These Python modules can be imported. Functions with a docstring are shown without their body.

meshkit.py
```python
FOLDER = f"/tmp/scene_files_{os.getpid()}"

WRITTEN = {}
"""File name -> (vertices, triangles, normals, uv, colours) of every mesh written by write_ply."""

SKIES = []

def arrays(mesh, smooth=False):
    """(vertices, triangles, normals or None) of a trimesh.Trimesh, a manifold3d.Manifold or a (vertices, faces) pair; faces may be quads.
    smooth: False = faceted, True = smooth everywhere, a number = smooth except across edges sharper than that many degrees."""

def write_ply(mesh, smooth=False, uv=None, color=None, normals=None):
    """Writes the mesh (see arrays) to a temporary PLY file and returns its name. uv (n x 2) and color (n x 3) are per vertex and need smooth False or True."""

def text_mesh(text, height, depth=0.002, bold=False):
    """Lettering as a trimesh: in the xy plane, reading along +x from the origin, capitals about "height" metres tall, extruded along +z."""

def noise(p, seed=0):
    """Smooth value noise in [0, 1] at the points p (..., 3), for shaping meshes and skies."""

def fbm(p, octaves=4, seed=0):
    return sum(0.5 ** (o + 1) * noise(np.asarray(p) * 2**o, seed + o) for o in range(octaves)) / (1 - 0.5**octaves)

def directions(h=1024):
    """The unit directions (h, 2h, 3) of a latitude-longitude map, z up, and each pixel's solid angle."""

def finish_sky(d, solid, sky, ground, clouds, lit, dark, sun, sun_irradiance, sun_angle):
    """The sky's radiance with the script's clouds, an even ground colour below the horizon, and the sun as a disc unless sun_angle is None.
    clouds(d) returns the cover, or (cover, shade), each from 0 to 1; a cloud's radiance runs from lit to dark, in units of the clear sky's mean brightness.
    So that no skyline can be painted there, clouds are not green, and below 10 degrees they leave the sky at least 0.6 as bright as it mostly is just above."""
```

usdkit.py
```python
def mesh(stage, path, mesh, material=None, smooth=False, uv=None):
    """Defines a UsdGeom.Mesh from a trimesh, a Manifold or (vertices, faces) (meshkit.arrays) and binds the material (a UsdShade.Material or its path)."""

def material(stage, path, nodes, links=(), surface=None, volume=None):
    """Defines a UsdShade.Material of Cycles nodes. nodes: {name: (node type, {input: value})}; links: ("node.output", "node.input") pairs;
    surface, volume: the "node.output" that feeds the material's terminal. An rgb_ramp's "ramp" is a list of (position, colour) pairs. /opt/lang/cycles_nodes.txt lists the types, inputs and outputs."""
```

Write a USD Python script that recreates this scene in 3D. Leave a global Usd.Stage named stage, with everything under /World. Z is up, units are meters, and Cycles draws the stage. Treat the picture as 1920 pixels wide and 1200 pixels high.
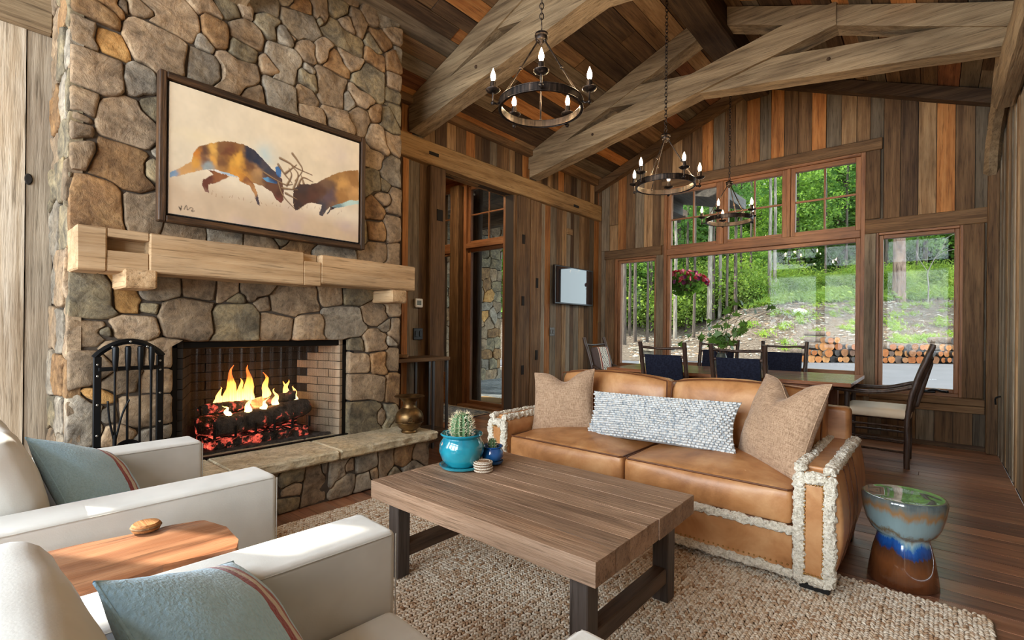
import math, random
import numpy as np, trimesh, shapely
from shapely.geometry import Polygon, box as sbox, LineString
from shapely.ops import unary_union
import sys
sys.path.insert(0, "/opt/lang")
import usdkit, meshkit
from pxr import Usd, UsdGeom, UsdLux, UsdShade, Gf, Sdf, Vt

stage = Usd.Stage.CreateInMemory()
UsdGeom.SetStageUpAxis(stage, "Z"); UsdGeom.SetStageMetersPerUnit(stage, 1.0)
UsdGeom.Xform.Define(stage, "/World"); UsdGeom.Scope.Define(stage, "/World/Looks")
PI = math.pi

# ------------------------------------------------------------------ camera, sky, sun, daylight, exposure
EXPOSURE = 0.68
YAW, ROLL, FPX, CYPX, CAMH = 0.71026, -0.0101, 919.19, 615.76, 1.2
def cam_axes():
    f = np.array([-math.sin(YAW), math.cos(YAW), 0.0]); r0 = np.array([math.cos(YAW), math.sin(YAW), 0.0]); d0 = np.cross(f, r0)
    c, s = math.cos(ROLL), math.sin(ROLL)
    return np.array([c*r0 + s*d0, -s*r0 + c*d0, f])
AX = cam_axes()
def on(ax, v, px, py):
    """The point where the sight line through the photograph's pixel meets the plane ax = v."""
    d = np.array([(px-960)/FPX, (py-CYPX)/FPX, 1.0]) @ AX
    i = 'xyz'.index(ax); e = np.array([0, 0, CAMH]); t = (v-e[i])/d[i]
    return e + t*d
cam = UsdGeom.Camera.Define(stage, "/World/camera")
r_, d_, f_ = AX
cam.AddTransformOp().Set(Gf.Matrix4d(*[float(x) for x in [*r_, 0, *(-d_), 0, *(-f_), 0, 0, 0, CAMH, 1]]))
cam.CreateHorizontalApertureAttr(36.0); cam.CreateVerticalApertureAttr(22.5)
cam.CreateFocalLengthAttr(FPX/1920*36.0)
cam.CreateVerticalApertureOffsetAttr((CYPX-600)/1920*36.0)
cam.CreateClippingRangeAttr(Gf.Vec2f(0.02, 1000))
cam.CreateExposureAttr(EXPOSURE)

dome = UsdLux.DomeLight.Define(stage, "/World/sky"); dome.CreateIntensityAttr(1.0)
dome.CreateColorAttr(Gf.Vec3f(0.80, 0.92, 1.0)); dome.CreateExposureAttr(SKY_STOPS if 'SKY_STOPS' in globals() else 0.0)
sun = UsdLux.DistantLight.Define(stage, "/World/sun"); sun.CreateAngleAttr(0.6); sun.CreateNormalizeAttr(True); sun.CreateIntensityAttr(2.3); sun.CreateColorAttr(Gf.Vec3f(1.0, 0.93, 0.80))
def aim(prim, pos, to):
    z = np.array(pos, float) - np.array(to, float); z /= np.linalg.norm(z)
    up = np.array([0, 0, 1.0]) if abs(z[2]) < .99 else np.array([0, 1.0, 0])
    x = np.cross(up, z); x /= np.linalg.norm(x); y = np.cross(z, x)
    UsdGeom.Xformable(prim).AddTransformOp().Set(Gf.Matrix4d(*[float(q) for q in [*x, 0, *y, 0, *z, 0, *pos, 1]]))
aim(sun, (-2.0, -1.25, 1.75), (0, 0, 0))
def window_light(name, pos, to, w, h, power, col=(0.86, 0.94, 1.0)):
    l = UsdLux.RectLight.Define(stage, "/World/" + name); l.CreateWidthAttr(w); l.CreateHeightAttr(h); l.CreateIntensityAttr(power); l.CreateColorAttr(Gf.Vec3f(*col)); aim(l, pos, to)
# bright sky seen through the tall windows behind the camera
for i, wx in enumerate((-3.2, -1.77, -0.34)):
    window_light("daylight_%03d" % i, (wx, -2.68, 1.75), (wx, 0, 1.75), 1.2, 2.1, 7.5)
    window_light("daylight_high_%03d" % i, (wx, -2.68, 3.35), (wx, 0, 3.35), 1.2, 0.55, 7.5)
window_light("daylight_side", (-4.25, -1.7, 1.9), (0, -1.7, 1.9), 1.35, 2.2, 7.5)

# ------------------------------------------------------------------ helpers
USED = {}
def numbered(parent, name):
    k = (parent, name); n = USED.get(k, -1) + 1; USED[k] = n
    return name if n == 0 else "%s_%03d" % (name, n)
def pathof(p): return "/World" if p is None else str(p.GetPath())
def tag(p, label=None, cat=None, group=None, kind=None):
    for k, v in (("label", label), ("category", cat), ("group", group), ("kind", kind)):
        if v: p.SetCustomDataByKey(k, v)
    return p
def thing(name, label=None, cat=None, loc=(0, 0, 0), rz=0, group=None, kind=None, parent=None):
    par = pathof(parent); x = UsdGeom.Xform.Define(stage, par + "/" + numbered(par, name))
    if any(loc): x.AddTranslateOp().Set(Gf.Vec3d(*[float(q) for q in loc]))
    if rz: x.AddRotateZOp().Set(float(rz))
    return tag(x.GetPrim(), label, cat, group, kind)
def obj(name, m, mat, parent=None, smooth=False, label=None, cat=None, group=None, kind=None, uv=None):
    par = pathof(parent)
    if isinstance(m, (list,)): m = join(m)
    q = usdkit.mesh(stage, par + "/" + numbered(par, name), m, mat, smooth, uv)
    return tag(q.GetPrim(), label, cat, group, kind)
def dup(src, loc, rz=0, label=None, group=None, name=None, scale=None):
    name = name or src.GetName().rstrip('0123456789').rstrip('_')
    was = src.GetCustomData()
    x = UsdGeom.Xform.Define(stage, "/World/" + numbered("/World", name))
    x.GetPrim().GetReferences().AddInternalReference(src.GetPath())
    x.ClearXformOpOrder()
    m = Gf.Matrix4d(); 
    s = scale if scale is not None else (1, 1, 1)
    c, sn = math.cos(math.radians(rz)), math.sin(math.radians(rz))
    x.AddTransformOp(opSuffix="place").Set(Gf.Matrix4d(c*s[0], sn*s[0], 0, 0, -sn*s[1], c*s[1], 0, 0, 0, 0, s[2], 0, *[float(q) for q in loc], 1))
    x.GetPrim().SetInstanceable(True)
    return tag(x.GetPrim(), label or was.get('label'), was.get('category'), group or was.get('group'))
def join(ms):
    vs, fs, n = [], [], 0
    for m in ms:
        v, f, _ = meshkit.arrays(m); vs.append(v); fs.append(np.asarray(f) + n); n += len(v)
    return np.vstack(vs), np.vstack(fs)
def V(m): return meshkit.arrays(m)[0]
def xf(m, loc=(0, 0, 0), rz=0, rx=0, ry=0, s=1):
    v, f, _ = meshkit.arrays(m); v = np.array(v, float)*s
    T = trimesh.transformations.euler_matrix(math.radians(rx), math.radians(ry), math.radians(rz), 'sxyz')[:3, :3]
    return v @ T.T + np.array(loc, float), f
def frame_xf(m, o, ex, ey, ez):
    """mesh coordinates (a, b, c) -> o + a ex + b ey + c ez"""
    v, f, _ = meshkit.arrays(m); B = np.array([ex, ey, ez], float)
    f = np.asarray(f)
    if np.linalg.det(B) < 0: f = f[:, ::-1]
    return np.asarray(v) @ B + np.array(o, float), f
def bx(x0, x1, y0, y1, z0, z1, ch=0.0):
    """a box, its edges chamfered by ch"""
    if ch <= 0:
        m = trimesh.creation.box([abs(x1-x0), abs(y1-y0), abs(z1-z0)]); v = np.array(m.vertices) + [(x0+x1)/2, (y0+y1)/2, (z0+z1)/2]
        return v, np.array(m.faces)
    h = np.array([abs(x1-x0), abs(y1-y0), abs(z1-z0)])/2; ch = min(ch, h.min()*.6); pts = []
    for sx in (-1, 1):
        for sy in (-1, 1):
            for sz in (-1, 1):
                s = np.array([sx, sy, sz])
                for k in range(3):
                    p = h - ch; p[k] = h[k]; pts.append(s*p)
    m = trimesh.convex.convex_hull(np.array(pts)); return np.array(m.vertices) + [(x0+x1)/2, (y0+y1)/2, (z0+z1)/2], np.array(m.faces)
def rbox(w, d, h, r, n=(6, 6, 6)):
    """a rounded box centred on the origin, its faces divided n times"""
    hs = np.array([w, d, h])/2; vs, fs, base = [], [], 0
    def ticks(i):
        k = n[i]; inner = np.linspace(-(hs[i]-r), hs[i]-r, k+1); a = np.linspace(0, 1, 4)[:-1]
        return np.concatenate([-hs[i] + r*(1-np.cos(a*PI/2))*1.0, inner, (hs[i] - r*(1-np.cos(a*PI/2)))[::-1]])
    for ax in range(3):
        u, w_ = [(1, 2), (2, 0), (0, 1)][ax]; tu, tw = ticks(u), ticks(w_)
        for s in (-1, 1):
            g = np.zeros((len(tu), len(tw), 3)); g[..., ax] = s*hs[ax]; g[..., u] = tu[:, None]; g[..., w_] = tw[None, :]
            idx = np.arange(len(tu)*len(tw)).reshape(len(tu), len(tw)) + base
            q = np.stack([idx[:-1, :-1], idx[1:, :-1], idx[1:, 1:], idx[:-1, 1:]], -1).reshape(-1, 4)
            fs.append(q if s > 0 else q[:, ::-1]); vs.append(g.reshape(-1, 3)); base += idx.size
    v = np.vstack(vs); c = np.clip(v, -(hs-r), hs-r); d_ = v-c; L = np.linalg.norm(d_, axis=1, keepdims=True)
    v = c + np.where(L > 1e-9, d_/np.maximum(L, 1e-9)*r, 0)
    q = np.vstack(fs); f = np.vstack([q[:, [0, 1, 2]], q[:, [0, 2, 3]]])
    m = trimesh.Trimesh(v, f, process=False); m.merge_vertices(digits_vertex=5); m.update_faces(m.nondegenerate_faces()); m.remove_unreferenced_vertices(); return np.array(m.vertices), np.array(m.faces)
def tube(pts, r, n=8, cap=True):
    """a tube along a polyline; r: one radius or one per point"""
    p = np.array(pts, float); r = np.broadcast_to(np.asarray(r, float), (len(p),))
    t = np.gradient(p, axis=0); t /= np.linalg.norm(t, axis=1, keepdims=True)
    a = np.array([0, 0, 1.0]) if abs(t[0, 2]) < .9 else np.array([1.0, 0, 0]); rings = []
    u = np.cross(a, t[0]); u /= np.linalg.norm(u)
    for i in range(len(p)):
        u = u - t[i]*(u @ t[i]); u /= np.linalg.norm(u); w = np.cross(t[i], u); an = np.arange(n)/n*2*PI
        rings.append(p[i] + r[i]*(np.cos(an)[:, None]*u + np.sin(an)[:, None]*w))
    v = np.vstack(rings); f = []
    for i in range(len(p)-1):
        for j in range(n):
            a0, a1 = i*n+j, i*n+(j+1) % n; f += [[a0, a1, a1+n], [a0, a1+n, a0+n]]
    if cap:
        v = np.vstack([v, p[0], p[-1]]); c0 = len(v)-2
        for j in range(n): f += [[c0, (j+1) % n, j], [c0+1, (len(p)-1)*n+j, (len(p)-1)*n+(j+1) % n]]
    return v, np.array(f)
def curve(pts, k=8):
    """Catmull-Rom through the points"""
    p = np.array(pts, float); p = np.vstack([2*p[0]-p[1], p, 2*p[-1]-p[-2]]); out = []
    for i in range(1, len(p)-2):
        for t in np.linspace(0, 1, k, endpoint=False):
            out.append(.5*((2*p[i]) + (-p[i-1]+p[i+1])*t + (2*p[i-1]-5*p[i]+4*p[i+1]-p[i+2])*t*t + (-p[i-1]+3*p[i]-3*p[i+1]+p[i+2])*t**3))
    out.append(p[-2]); return np.array(out)
def lathe(prof, n=32):
    """prof: (radius, z) pairs from bottom to top"""
    pr = np.array(prof, float); an = np.arange(n)/n*2*PI; k = len(pr)
    v = np.stack([pr[:, 0][:, None]*np.cos(an), pr[:, 0][:, None]*np.sin(an), np.repeat(pr[:, 1][:, None], n, 1)], -1).reshape(-1, 3); f = []
    for i in range(k-1):
        for j in range(n):
            a, b = i*n+j, i*n+(j+1) % n; f += [[a, b, b+n], [a, b+n, a+n]]
    return v, np.array(f)
def ring(R, r, n=32, k=8, z=0):
    an = np.linspace(0, 2*PI, n+1); return tube(np.stack([R*np.cos(an), R*np.sin(an), 0*an+z], -1), r, k, False)
def ball(r, loc=(0, 0, 0), sub=2, s=(1, 1, 1)):
    m = trimesh.creation.icosphere(sub, r); return np.array(m.vertices)*s + np.array(loc), np.array(m.faces)
def prism(poly, d0, d1):
    """shapely polygon extruded from d0 to d1 along its normal"""
    m = trimesh.creation.extrude_polygon(poly, d1-d0, engine="earcut"); return np.array(m.vertices) + [0, 0, d0], np.array(m.faces)
def polys(g):
    return [q for q in getattr(g, 'geoms', [g]) if q.geom_type == 'Polygon' and q.area > 1e-4]
def rough(m, amp, scale, seed=0):
    """push the vertices about by noise"""
    v, f, _ = meshkit.arrays(m); v = np.array(v); 
    d = np.stack([meshkit.fbm(v*scale + 31.7*k, 3, seed+k) - .5 for k in range(3)], -1)
    return v + d*amp*2, f
def subdiv(m, L):
    v, f, _ = meshkit.arrays(m); v, f = trimesh.remesh.subdivide_to_size(v, f, L, max_iter=12)
    t = trimesh.Trimesh(v, f, process=False); t.merge_vertices(digits_vertex=5); return np.array(t.vertices), np.array(t.faces)

# ------------------------------------------------------------------ materials
def lin(c):
    c = np.array(c, float)/255; return tuple(np.where(c < .04045, c/12.92, ((c+.055)/1.055)**2.4))
LOOK = {}
def mat(name, nodes, links, surface="p.BSDF", volume=None):
    if name not in LOOK: LOOK[name] = usdkit.material(stage, "/World/Looks/" + name, nodes, links, surface=surface, volume=volume)
    return LOOK[name]
def plain(name, rgb, rough=.5, metal=0., spec=.5, bump=0., bscale=60, coat=0., vary=0.0, sheen=0.):
    n = {"p": ("principled_bsdf", {"base_color": lin(rgb), "roughness": rough, "metallic": metal, "specular_ior_level": spec, "coat_weight": coat, "sheen_weight": sheen})}; L = []
    if bump or vary:
        n["tc"] = ("texture_coordinate", {}); n["n"] = ("noise_texture", {"scale": bscale, "detail": 4.0}); L += [("tc.object", "n.vector")]
    if bump:
        n["b"] = ("bump", {"strength": bump, "distance": .01}); L += [("n.fac", "b.height"), ("b.normal", "p.normal")]
    if vary:
        n["r"] = ("rgb_ramp", {"ramp": [(.3, tuple(np.array(lin(rgb))*(1-vary))), (.7, tuple(np.minimum(1, np.array(lin(rgb))*(1+vary))))]}); L += [("n.fac", "r.fac"), ("r.color", "p.base_color")]
    return mat(name, n, L)
def wood(name, dark, base, light, axis, rough=.75, grain=1.0, spec=.3, bump=.4, vary=.27, coat=0.0):
    """weathered or sawn timber with its grain along axis; every piece gets its own shift and tone"""
    st = {'x': (.05, 1, 1), 'y': (1, .05, 1), 'z': (1, 1, .05)}[axis]
    sc = lambda k: tuple(float(k*q) for q in st)
    d, b, l = lin(dark), lin(base), lin(light)
    n = {"tc": ("texture_coordinate", {}), "oi": ("object_info", {}), "m37": ("math", {"math_type": "multiply", "value2": 37.0}), "off": ("combine_xyz", {}),
         "mp1": ("mapping", {"scale": sc(24*grain)}), "mp2": ("mapping", {"scale": sc(95*grain)}), "mp3": ("mapping", {"scale": tuple(float((3.2 if q == 1 else 1.1)) for q in st)}),
         "n1": ("noise_texture", {"scale": 1.0, "detail": 6.0, "roughness": .66, "distortion": .22}), "n2": ("noise_texture", {"scale": 1.0, "detail": 3.0, "roughness": .6}),
         "n3": ("noise_texture", {"scale": 1.0, "detail": 4.0, "roughness": .6}),
         "r1": ("rgb_ramp", {"ramp": [(.22, d), (.45, b), (.78, l)]}), "r2": ("rgb_ramp", {"ramp": [(.30, (.35, .33, .3)), (.46, (1, 1, 1)), (1, (1, 1, 1))]}),
         "r3": ("rgb_ramp", {"ramp": [(.3, (.55, .53, .52)), (.55, (1, 1, 1)), (.75, (1.18, 1.12, 1.05))]}),
         "mx": ("mix_color", {"blend_type": "multiply", "fac": .75, "use_clamp": False}), "mx2": ("mix_color", {"blend_type": "multiply", "fac": .85, "use_clamp": False}),
         "vr": ("map_range", {"from_min": 0.0, "from_max": 1.0, "to_min": 1-vary, "to_max": 1+vary}), "hs": ("hsv", {}),
         "am": ("math", {"math_type": "add"}), "bp": ("bump", {"strength": bump, "distance": .008}),
         "p": ("principled_bsdf", {"roughness": rough, "specular_ior_level": spec, "coat_weight": coat, "coat_roughness": .2})}
    L = [("oi.random", "m37.value1"), ("m37.value", "off.x"), ("m37.value", "off.y"), ("m37.value", "off.z")]
    for k in "123":
        L += [("tc.object", "mp%s.vector" % k), ("off.vector", "mp%s.location" % k), ("mp%s.vector" % k, "n%s.vector" % k), ("n%s.fac" % k, "r%s.fac" % k)]
    L += [("r1.color", "mx.a"), ("r2.color", "mx.b"), ("mx.result", "mx2.a"), ("r3.color", "mx2.b"), ("oi.random", "vr.value"), ("vr.result", "hs.value"), ("mx2.result", "hs.color"), ("hs.color", "p.base_color"),
          ("n1.fac", "am.value1"), ("n2.fac", "am.value2"), ("am.value", "bp.height"), ("bp.normal", "p.normal")]
    n["r2"] = ("rgb_ramp", {"ramp": [(.30, (.35, .33, .3)), (.46, (1, 1, 1)), (1, (1, 1, 1))]})
    return mat(name, n, L)
TONES = {  # dark, base, light
    'brown': ((54, 37, 23), (104, 77, 51), (140, 110, 77)), 'orange': ((104, 60, 26), (164, 106, 56), (194, 140, 84)), 'dark': ((38, 27, 18), (70, 51, 35), (106, 83, 59)),
    'tan': ((84, 60, 37), (142, 110, 76), (182, 150, 110)), 'gray': ((62, 52, 40), (106, 92, 74), (142, 126, 105)), 'silver': ((98, 86, 70), (146, 131, 111), (178, 164, 144)),
    'red': ((70, 38, 22), (120, 74, 46), (156, 106, 70)), 'pale': ((112, 88, 60), (168, 150, 126), (208, 196, 178))}
def W(tone, axis): return wood("wood_%s_%s" % (tone, axis), *TONES[tone], axis)
def beamwood(axis): return wood("hewn_timber_" + axis, (72, 58, 42), (130, 109, 82), (172, 150, 118), axis, grain=.8, bump=.6, vary=.08)
# ------------------------------------------------------------------ the room shell
XL, XR, YF, YN, RX, RZ, SL = -4.1, 0.49, 6.88, -2.6, -1.72, 4.48, 0.40
rng = np.random.default_rng(11)
def zc(x): return RZ - SL*abs(x-RX)
grey = plain("backing", (60, 50, 40), .9)
def plank_field(parent, cells, o, ex, ey, ez, axis, thick=.025, gap=.0026, jit=.006, name="plank"):
    """cells: (polygon in the wall's own plane, tone); every plank is a mesh of its own, a little proud or shy of its neighbours"""
    for poly, tone in cells:
        for q in polys(poly.buffer(-gap, join_style="mitre")):
            j = rng.uniform(-jit, jit)
            obj(name, frame_xf(prism(q, -j, thick), o, ex, ey, ez), W(tone, axis), parent)
def pick(w): return str(rng.choice(list(w.keys()), p=np.array(list(w.values()))/sum(w.values())))
# floor: long boards running across the room
floor = thing("floor", "dark reddish brown hardwood board floor with a satin sheen", "floor", kind="structure")
fl_mats = [wood("floor_%d" % i, *c, 'x', rough=.3, spec=.5, bump=.12, vary=.15, coat=.15, grain=.8) for i, c in enumerate([((80, 48, 34), (142, 96, 70), (178, 132, 104)), ((68, 42, 30), (122, 82, 62), (162, 118, 94)), ((92, 54, 36), (156, 106, 76), (184, 140, 110))])]
obj("subfloor", bx(-7.0, XR+.05, YN-.1, YF+.1, -.08, -.022), grey, floor)
def floor_rows(x0, x1, y0, y1, w):
    y = y0
    while y < y1-.02:
        x = x0; ye = min(y+w, y1)
        while x < x1-.05:
            L = rng.uniform(1.5, 3.0); e = min(x+L, x1)
            if x1-e < .5: e = x1
            obj("plank", bx(x+.0006, e-.0006, y+.0007, ye-.0007, -.022, rng.uniform(-.0008, 0), .002), fl_mats[rng.integers(3)], floor); x = e
        y = ye
floor_rows(XL, XR, YN, YF, .135); floor_rows(-7.0, XL, 3.42, 5.3, .135)

# far wall
FAR_OPEN = [sbox(-3.0, .66, -.60, 3.27), sbox(-3.79, .6, -3.09, 2.31), sbox(-.5, .53, .235, 2.32)]
far = thing("wall_far", "far gable wall of upright weathered boards around the big windows", "wall", kind="structure")
gable = Polygon([(XL, 0), (XR, 0), (XR, zc(XR)), (RX, RZ), (XL, zc(XL))])
solid = gable.difference(unary_union(FAR_OPEN))
for q in polys(solid): obj("wall_core", frame_xf(prism(q, .026, .16), (0, YF, 0), (1, 0, 0), (0, 0, 1), (0, 1, 0)), grey, far)
bnd = [-4.1, -4.04, -3.9, -3.75, -3.61, -3.46, -3.32, -3.18, -3.04, -2.89, -2.74, -2.6, -2.46, -2.31, -2.16, -2.02, -1.88, -1.72, -1.59, -1.44, -1.29, -1.14, -.99, -.84, -.69, -.56, -.44, -.29, -.14, .01, .16, .31, .49]
tone = "brown gray tan orange brown gray tan brown brown tan brown brown orange gray brown tan orange gray orange brown brown orange gray tan brown gray brown dark tan orange brown gray".split()
cells = []
for a, b, t in zip(bnd[:-1], bnd[1:], tone):
    col = sbox(a, 0, b, 5).intersection(solid)
    for q in polys(col):
        x0, z0, x1, z1 = q.bounds
        if z1 < .7: t2 = pick({'brown': 3, 'dark': 2, 'gray': 2, 'tan': 1})
        else: t2 = t
        if z1-z0 > 2.6:
            k = rng.uniform(z0+.8, z1-.8); cells += [(q.intersection(sbox(-9, 0, 9, k)), t2), (q.intersection(sbox(-9, k, 9, 9)), t2)]
        else: cells.append((q, t2))
plank_field(far, cells, (0, YF, 0), (1, 0, 0), (0, 0, 1), (0, 1, 0), 'z')

# left wall: beside the hearth, above the header beam, and past the entry
left = thing("wall_left", "long side wall of upright reclaimed boards beside the stone fireplace", "wall", kind="structure")
ZT = zc(XL)
LEFT_OPEN = [sbox(3.45, -.1, 4.8, 2.93), sbox(-2.4, .75, -.88, 3.2)]
ls = sbox(YN, 0, YF, ZT).difference(unary_union(LEFT_OPEN))
for q in polys(ls): obj("wall_core", frame_xf(prism(q, -.16, -.026), (XL, 0, 0), (0, 1, 0), (0, 0, 1), (1, 0, 0)), grey, left)
lb = [(YN, 'gray')] ; y = YN
while y < .05: y += rng.uniform(.12, .2); lb.append((y, pick({'pale': 3, 'silver': 2})))
lb += [(.318, 'pale'), (.44, 'silver'), (2.55, 'gray')]
lower = lb[:-1] + [(2.55, 'dark'), (2.92, 'brown'), (3.04, 'dark'), (3.115, 'orange'), (3.26, 'gray'), (3.37, 'brown'), (3.45, 'dark')]
upper = []
for i in range(len(lower)-1): upper.append((lower[i][0], lower[i+1][0], lower[i+1][1]))
right_part = [4.8, 5.33, 5.45, 5.58, 5.72, 5.87, 5.97, 6.09, 6.18, 6.32, 6.47, 6.61, 6.74, 6.88]; rt = ['brown', 'silver', 'orange', 'gray', 'brown', 'tan', 'silver', 'dark', 'gray', 'tan', 'brown', 'gray', 'orange']
cells = [(sbox(a, 0, b, 2.95).intersection(ls), t) for a, b, t in upper] + [(sbox(a, 0, b, 2.95).intersection(ls), t) for a, b, t in zip(right_part[:-1], right_part[1:], rt)]
y = YN; seq = ['brown', 'tan', 'dark', 'orange', 'gray', 'tan', 'dark', 'tan', 'brown', 'orange', 'brown', 'dark', 'gray', 'brown']; i = 0
while y < YF:
    w = rng.uniform(.1, .17); cells.append((sbox(y, 2.95, min(y+w, YF), ZT).intersection(ls), seq[i % len(seq)])); y += w; i += 1
plank_field(left, [c for c in cells if c[0].area > 1e-3], (XL, 0, 0), (0, 1, 0), (0, 0, 1), (-1, 0, 0), 'z', jit=.006)

kv, kf = xf(lathe([(0, .012), (.026, .012), (.034, .0), (.03, -.012)], 20), (0, 0, 0)); kv = np.stack([XL+.004+kv[:, 2]*.5, .33+kv[:, 1]*.55, 2.06+kv[:, 0]], -1); obj('knothole', (kv, kf), plain('mortise_dark', (24, 17, 11), .95), left)
# right wall: narrow greyed boards
rightw = thing("wall_right", "near side wall of narrow grey and tan weathered boards", "wall", kind="structure")
obj("wall_core", bx(XR+.026, XR+.16, YN-.1, YF+.16, 0, 3.62), grey, rightw)
cells = []; y = YF
while y > YN:
    w = rng.uniform(.06, .17) if y > 3 else rng.uniform(.15, .3); cells.append((sbox(max(y-w, YN), 0, y, 3.6), pick({'silver': 3, 'tan': 2, 'gray': 3, 'brown': 1}))); y -= w
plank_field(rightw, cells, (XR, 0, 0), (0, 1, 0), (0, 0, 1), (1, 0, 0), 'z', jit=.008)

# wall behind the camera, with its six windows
w5 = thing("window_5", "tall side window beside the viewer, near end of the left wall", "window", kind="structure")
for a, b in ((-2.4, -2.34), (-.93, -.88), (-1.36, -1.22)): obj("window_frame", bx(-4.2, -4.1, a, b, .75, 3.2), W('brown', 'z'), w5)
for c, d in ((.75, .83), (3.15, 3.2)): obj("window_frame", bx(-4.2, -4.1, -2.34, -.93, c, d), W('brown', 'y'), w5)
near = thing("wall_near", "gable wall behind the viewer with six tall windows", "wall", kind="structure")
NO = [sbox(wx-.62, z0, wx+.62, z1) for wx in (-3.2, -1.77, -.34) for z0, z1 in ((.65, 2.85), (3.05, 3.62))]
for q in polys(gable.difference(unary_union(NO))): obj("wall_core", frame_xf(prism(q, -.16, 0), (0, YN, 0), (1, 0, 0), (0, 0, 1), (0, 1, 0)), W('brown', 'z'), near)

# ceiling: boards along the ridge on both slopes
ceil = thing("ceiling", "sloping ceiling of brown reclaimed boards running along the ridge", "ceiling", kind="structure")
cs = 1/math.hypot(1, SL); sn = SL*cs
for s, n in ((-1, (XL-.1)), (1, XR+.1)):
    ex, ey, ez = np.array([0, 1, 0]), np.array([s*cs, 0, -sn]), np.array([s*sn, 0, cs])
    Ls = abs(n-RX)/cs; o = np.array([RX, 0, RZ])
    obj("roof_core", frame_xf(bx(YN-.1, YF+.1, 0, Ls, .024, .12), o, ex, ey, ez), grey, ceil)
    d = 0.0
    while d < Ls-.01:
        w = rng.uniform(.13, .19); e = min(d+w, Ls); y = YN
        while y < YF:
            L = rng.uniform(1.6, 3.4); ye = min(y+L, YF)
            if YF-ye < .5: ye = YF
            j = rng.uniform(-.004, .004)
            obj("plank", frame_xf(bx(y+.002, ye-.002, d+.0028, e-.0028, j*1.6, .024), o, ex, ey, ez), W(pick({'brown': 4, 'dark': 4, 'orange': 2, 'tan': 1, 'gray': 2, 'red': 2}), 'y'), ceil); y = ye
        d = e

# ------------------------------------------------------------------ windows and their trim
frame_m = wood("window_frame_wood", (88, 54, 32), (134, 90, 58), (162, 116, 80), 'z', rough=.5, bump=.1, vary=.05)
frame_h = wood("window_frame_wood_h", (88, 54, 32), (134, 90, 58), (162, 116, 80), 'x', rough=.5, bump=.1, vary=.05)
glass = mat("window_glass", {"t": ("transparent_bsdf", {"color": (.86, .88, .87)}), "g": ("glossy_bsdf", {"color": (1, 1, 1), "roughness": 0.0}), "lw": ("layer_weight", {"blend": .5}), "pw": ("math", {"math_type": "power", "value2": 5.0}), "f": ("math", {"math_type": "multiply_add", "value2": .8, "value3": .006}), "x": ("mix_closure", {})},
            [("lw.facing", "pw.value1"), ("pw.value", "f.value1"), ("f.value", "x.fac"), ("t.BSDF", "x.closure1"), ("g.BSDF", "x.closure2")], surface="x.closure")
def sash(win, x0, x1, z0, z1, ya, yb, fw, mun=None):
    """frame bars round one pane (and its muntins) in a wall across the y axis"""
    for a in ((x0, x0+fw), (x1-fw, x1)): obj("window_frame", bx(a[0], a[1], ya, yb, z0, z1, .004), frame_m, win)
    for a in ((z0, z0+fw), (z1-fw, z1)): obj("window_frame", bx(x0+fw, x1-fw, ya, yb, a[0], a[1], .004), frame_h, win)
    ym = (ya+yb)/2
    obj("pane", bx(x0+fw, x1-fw, ym-.003, ym+.003, z0+fw, z1-fw), glass, win)
    for kind, p in (mun or []):
        if kind == 'v': obj("muntin", bx(p-.011, p+.011, ym-.016, ym+.016, z0+fw, z1-fw, .003), frame_m, win)
        else: obj("muntin", bx(x0+fw, x1-fw, ym-.015, ym+.015, p-.011, p+.011, .003), frame_h, win)
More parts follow.
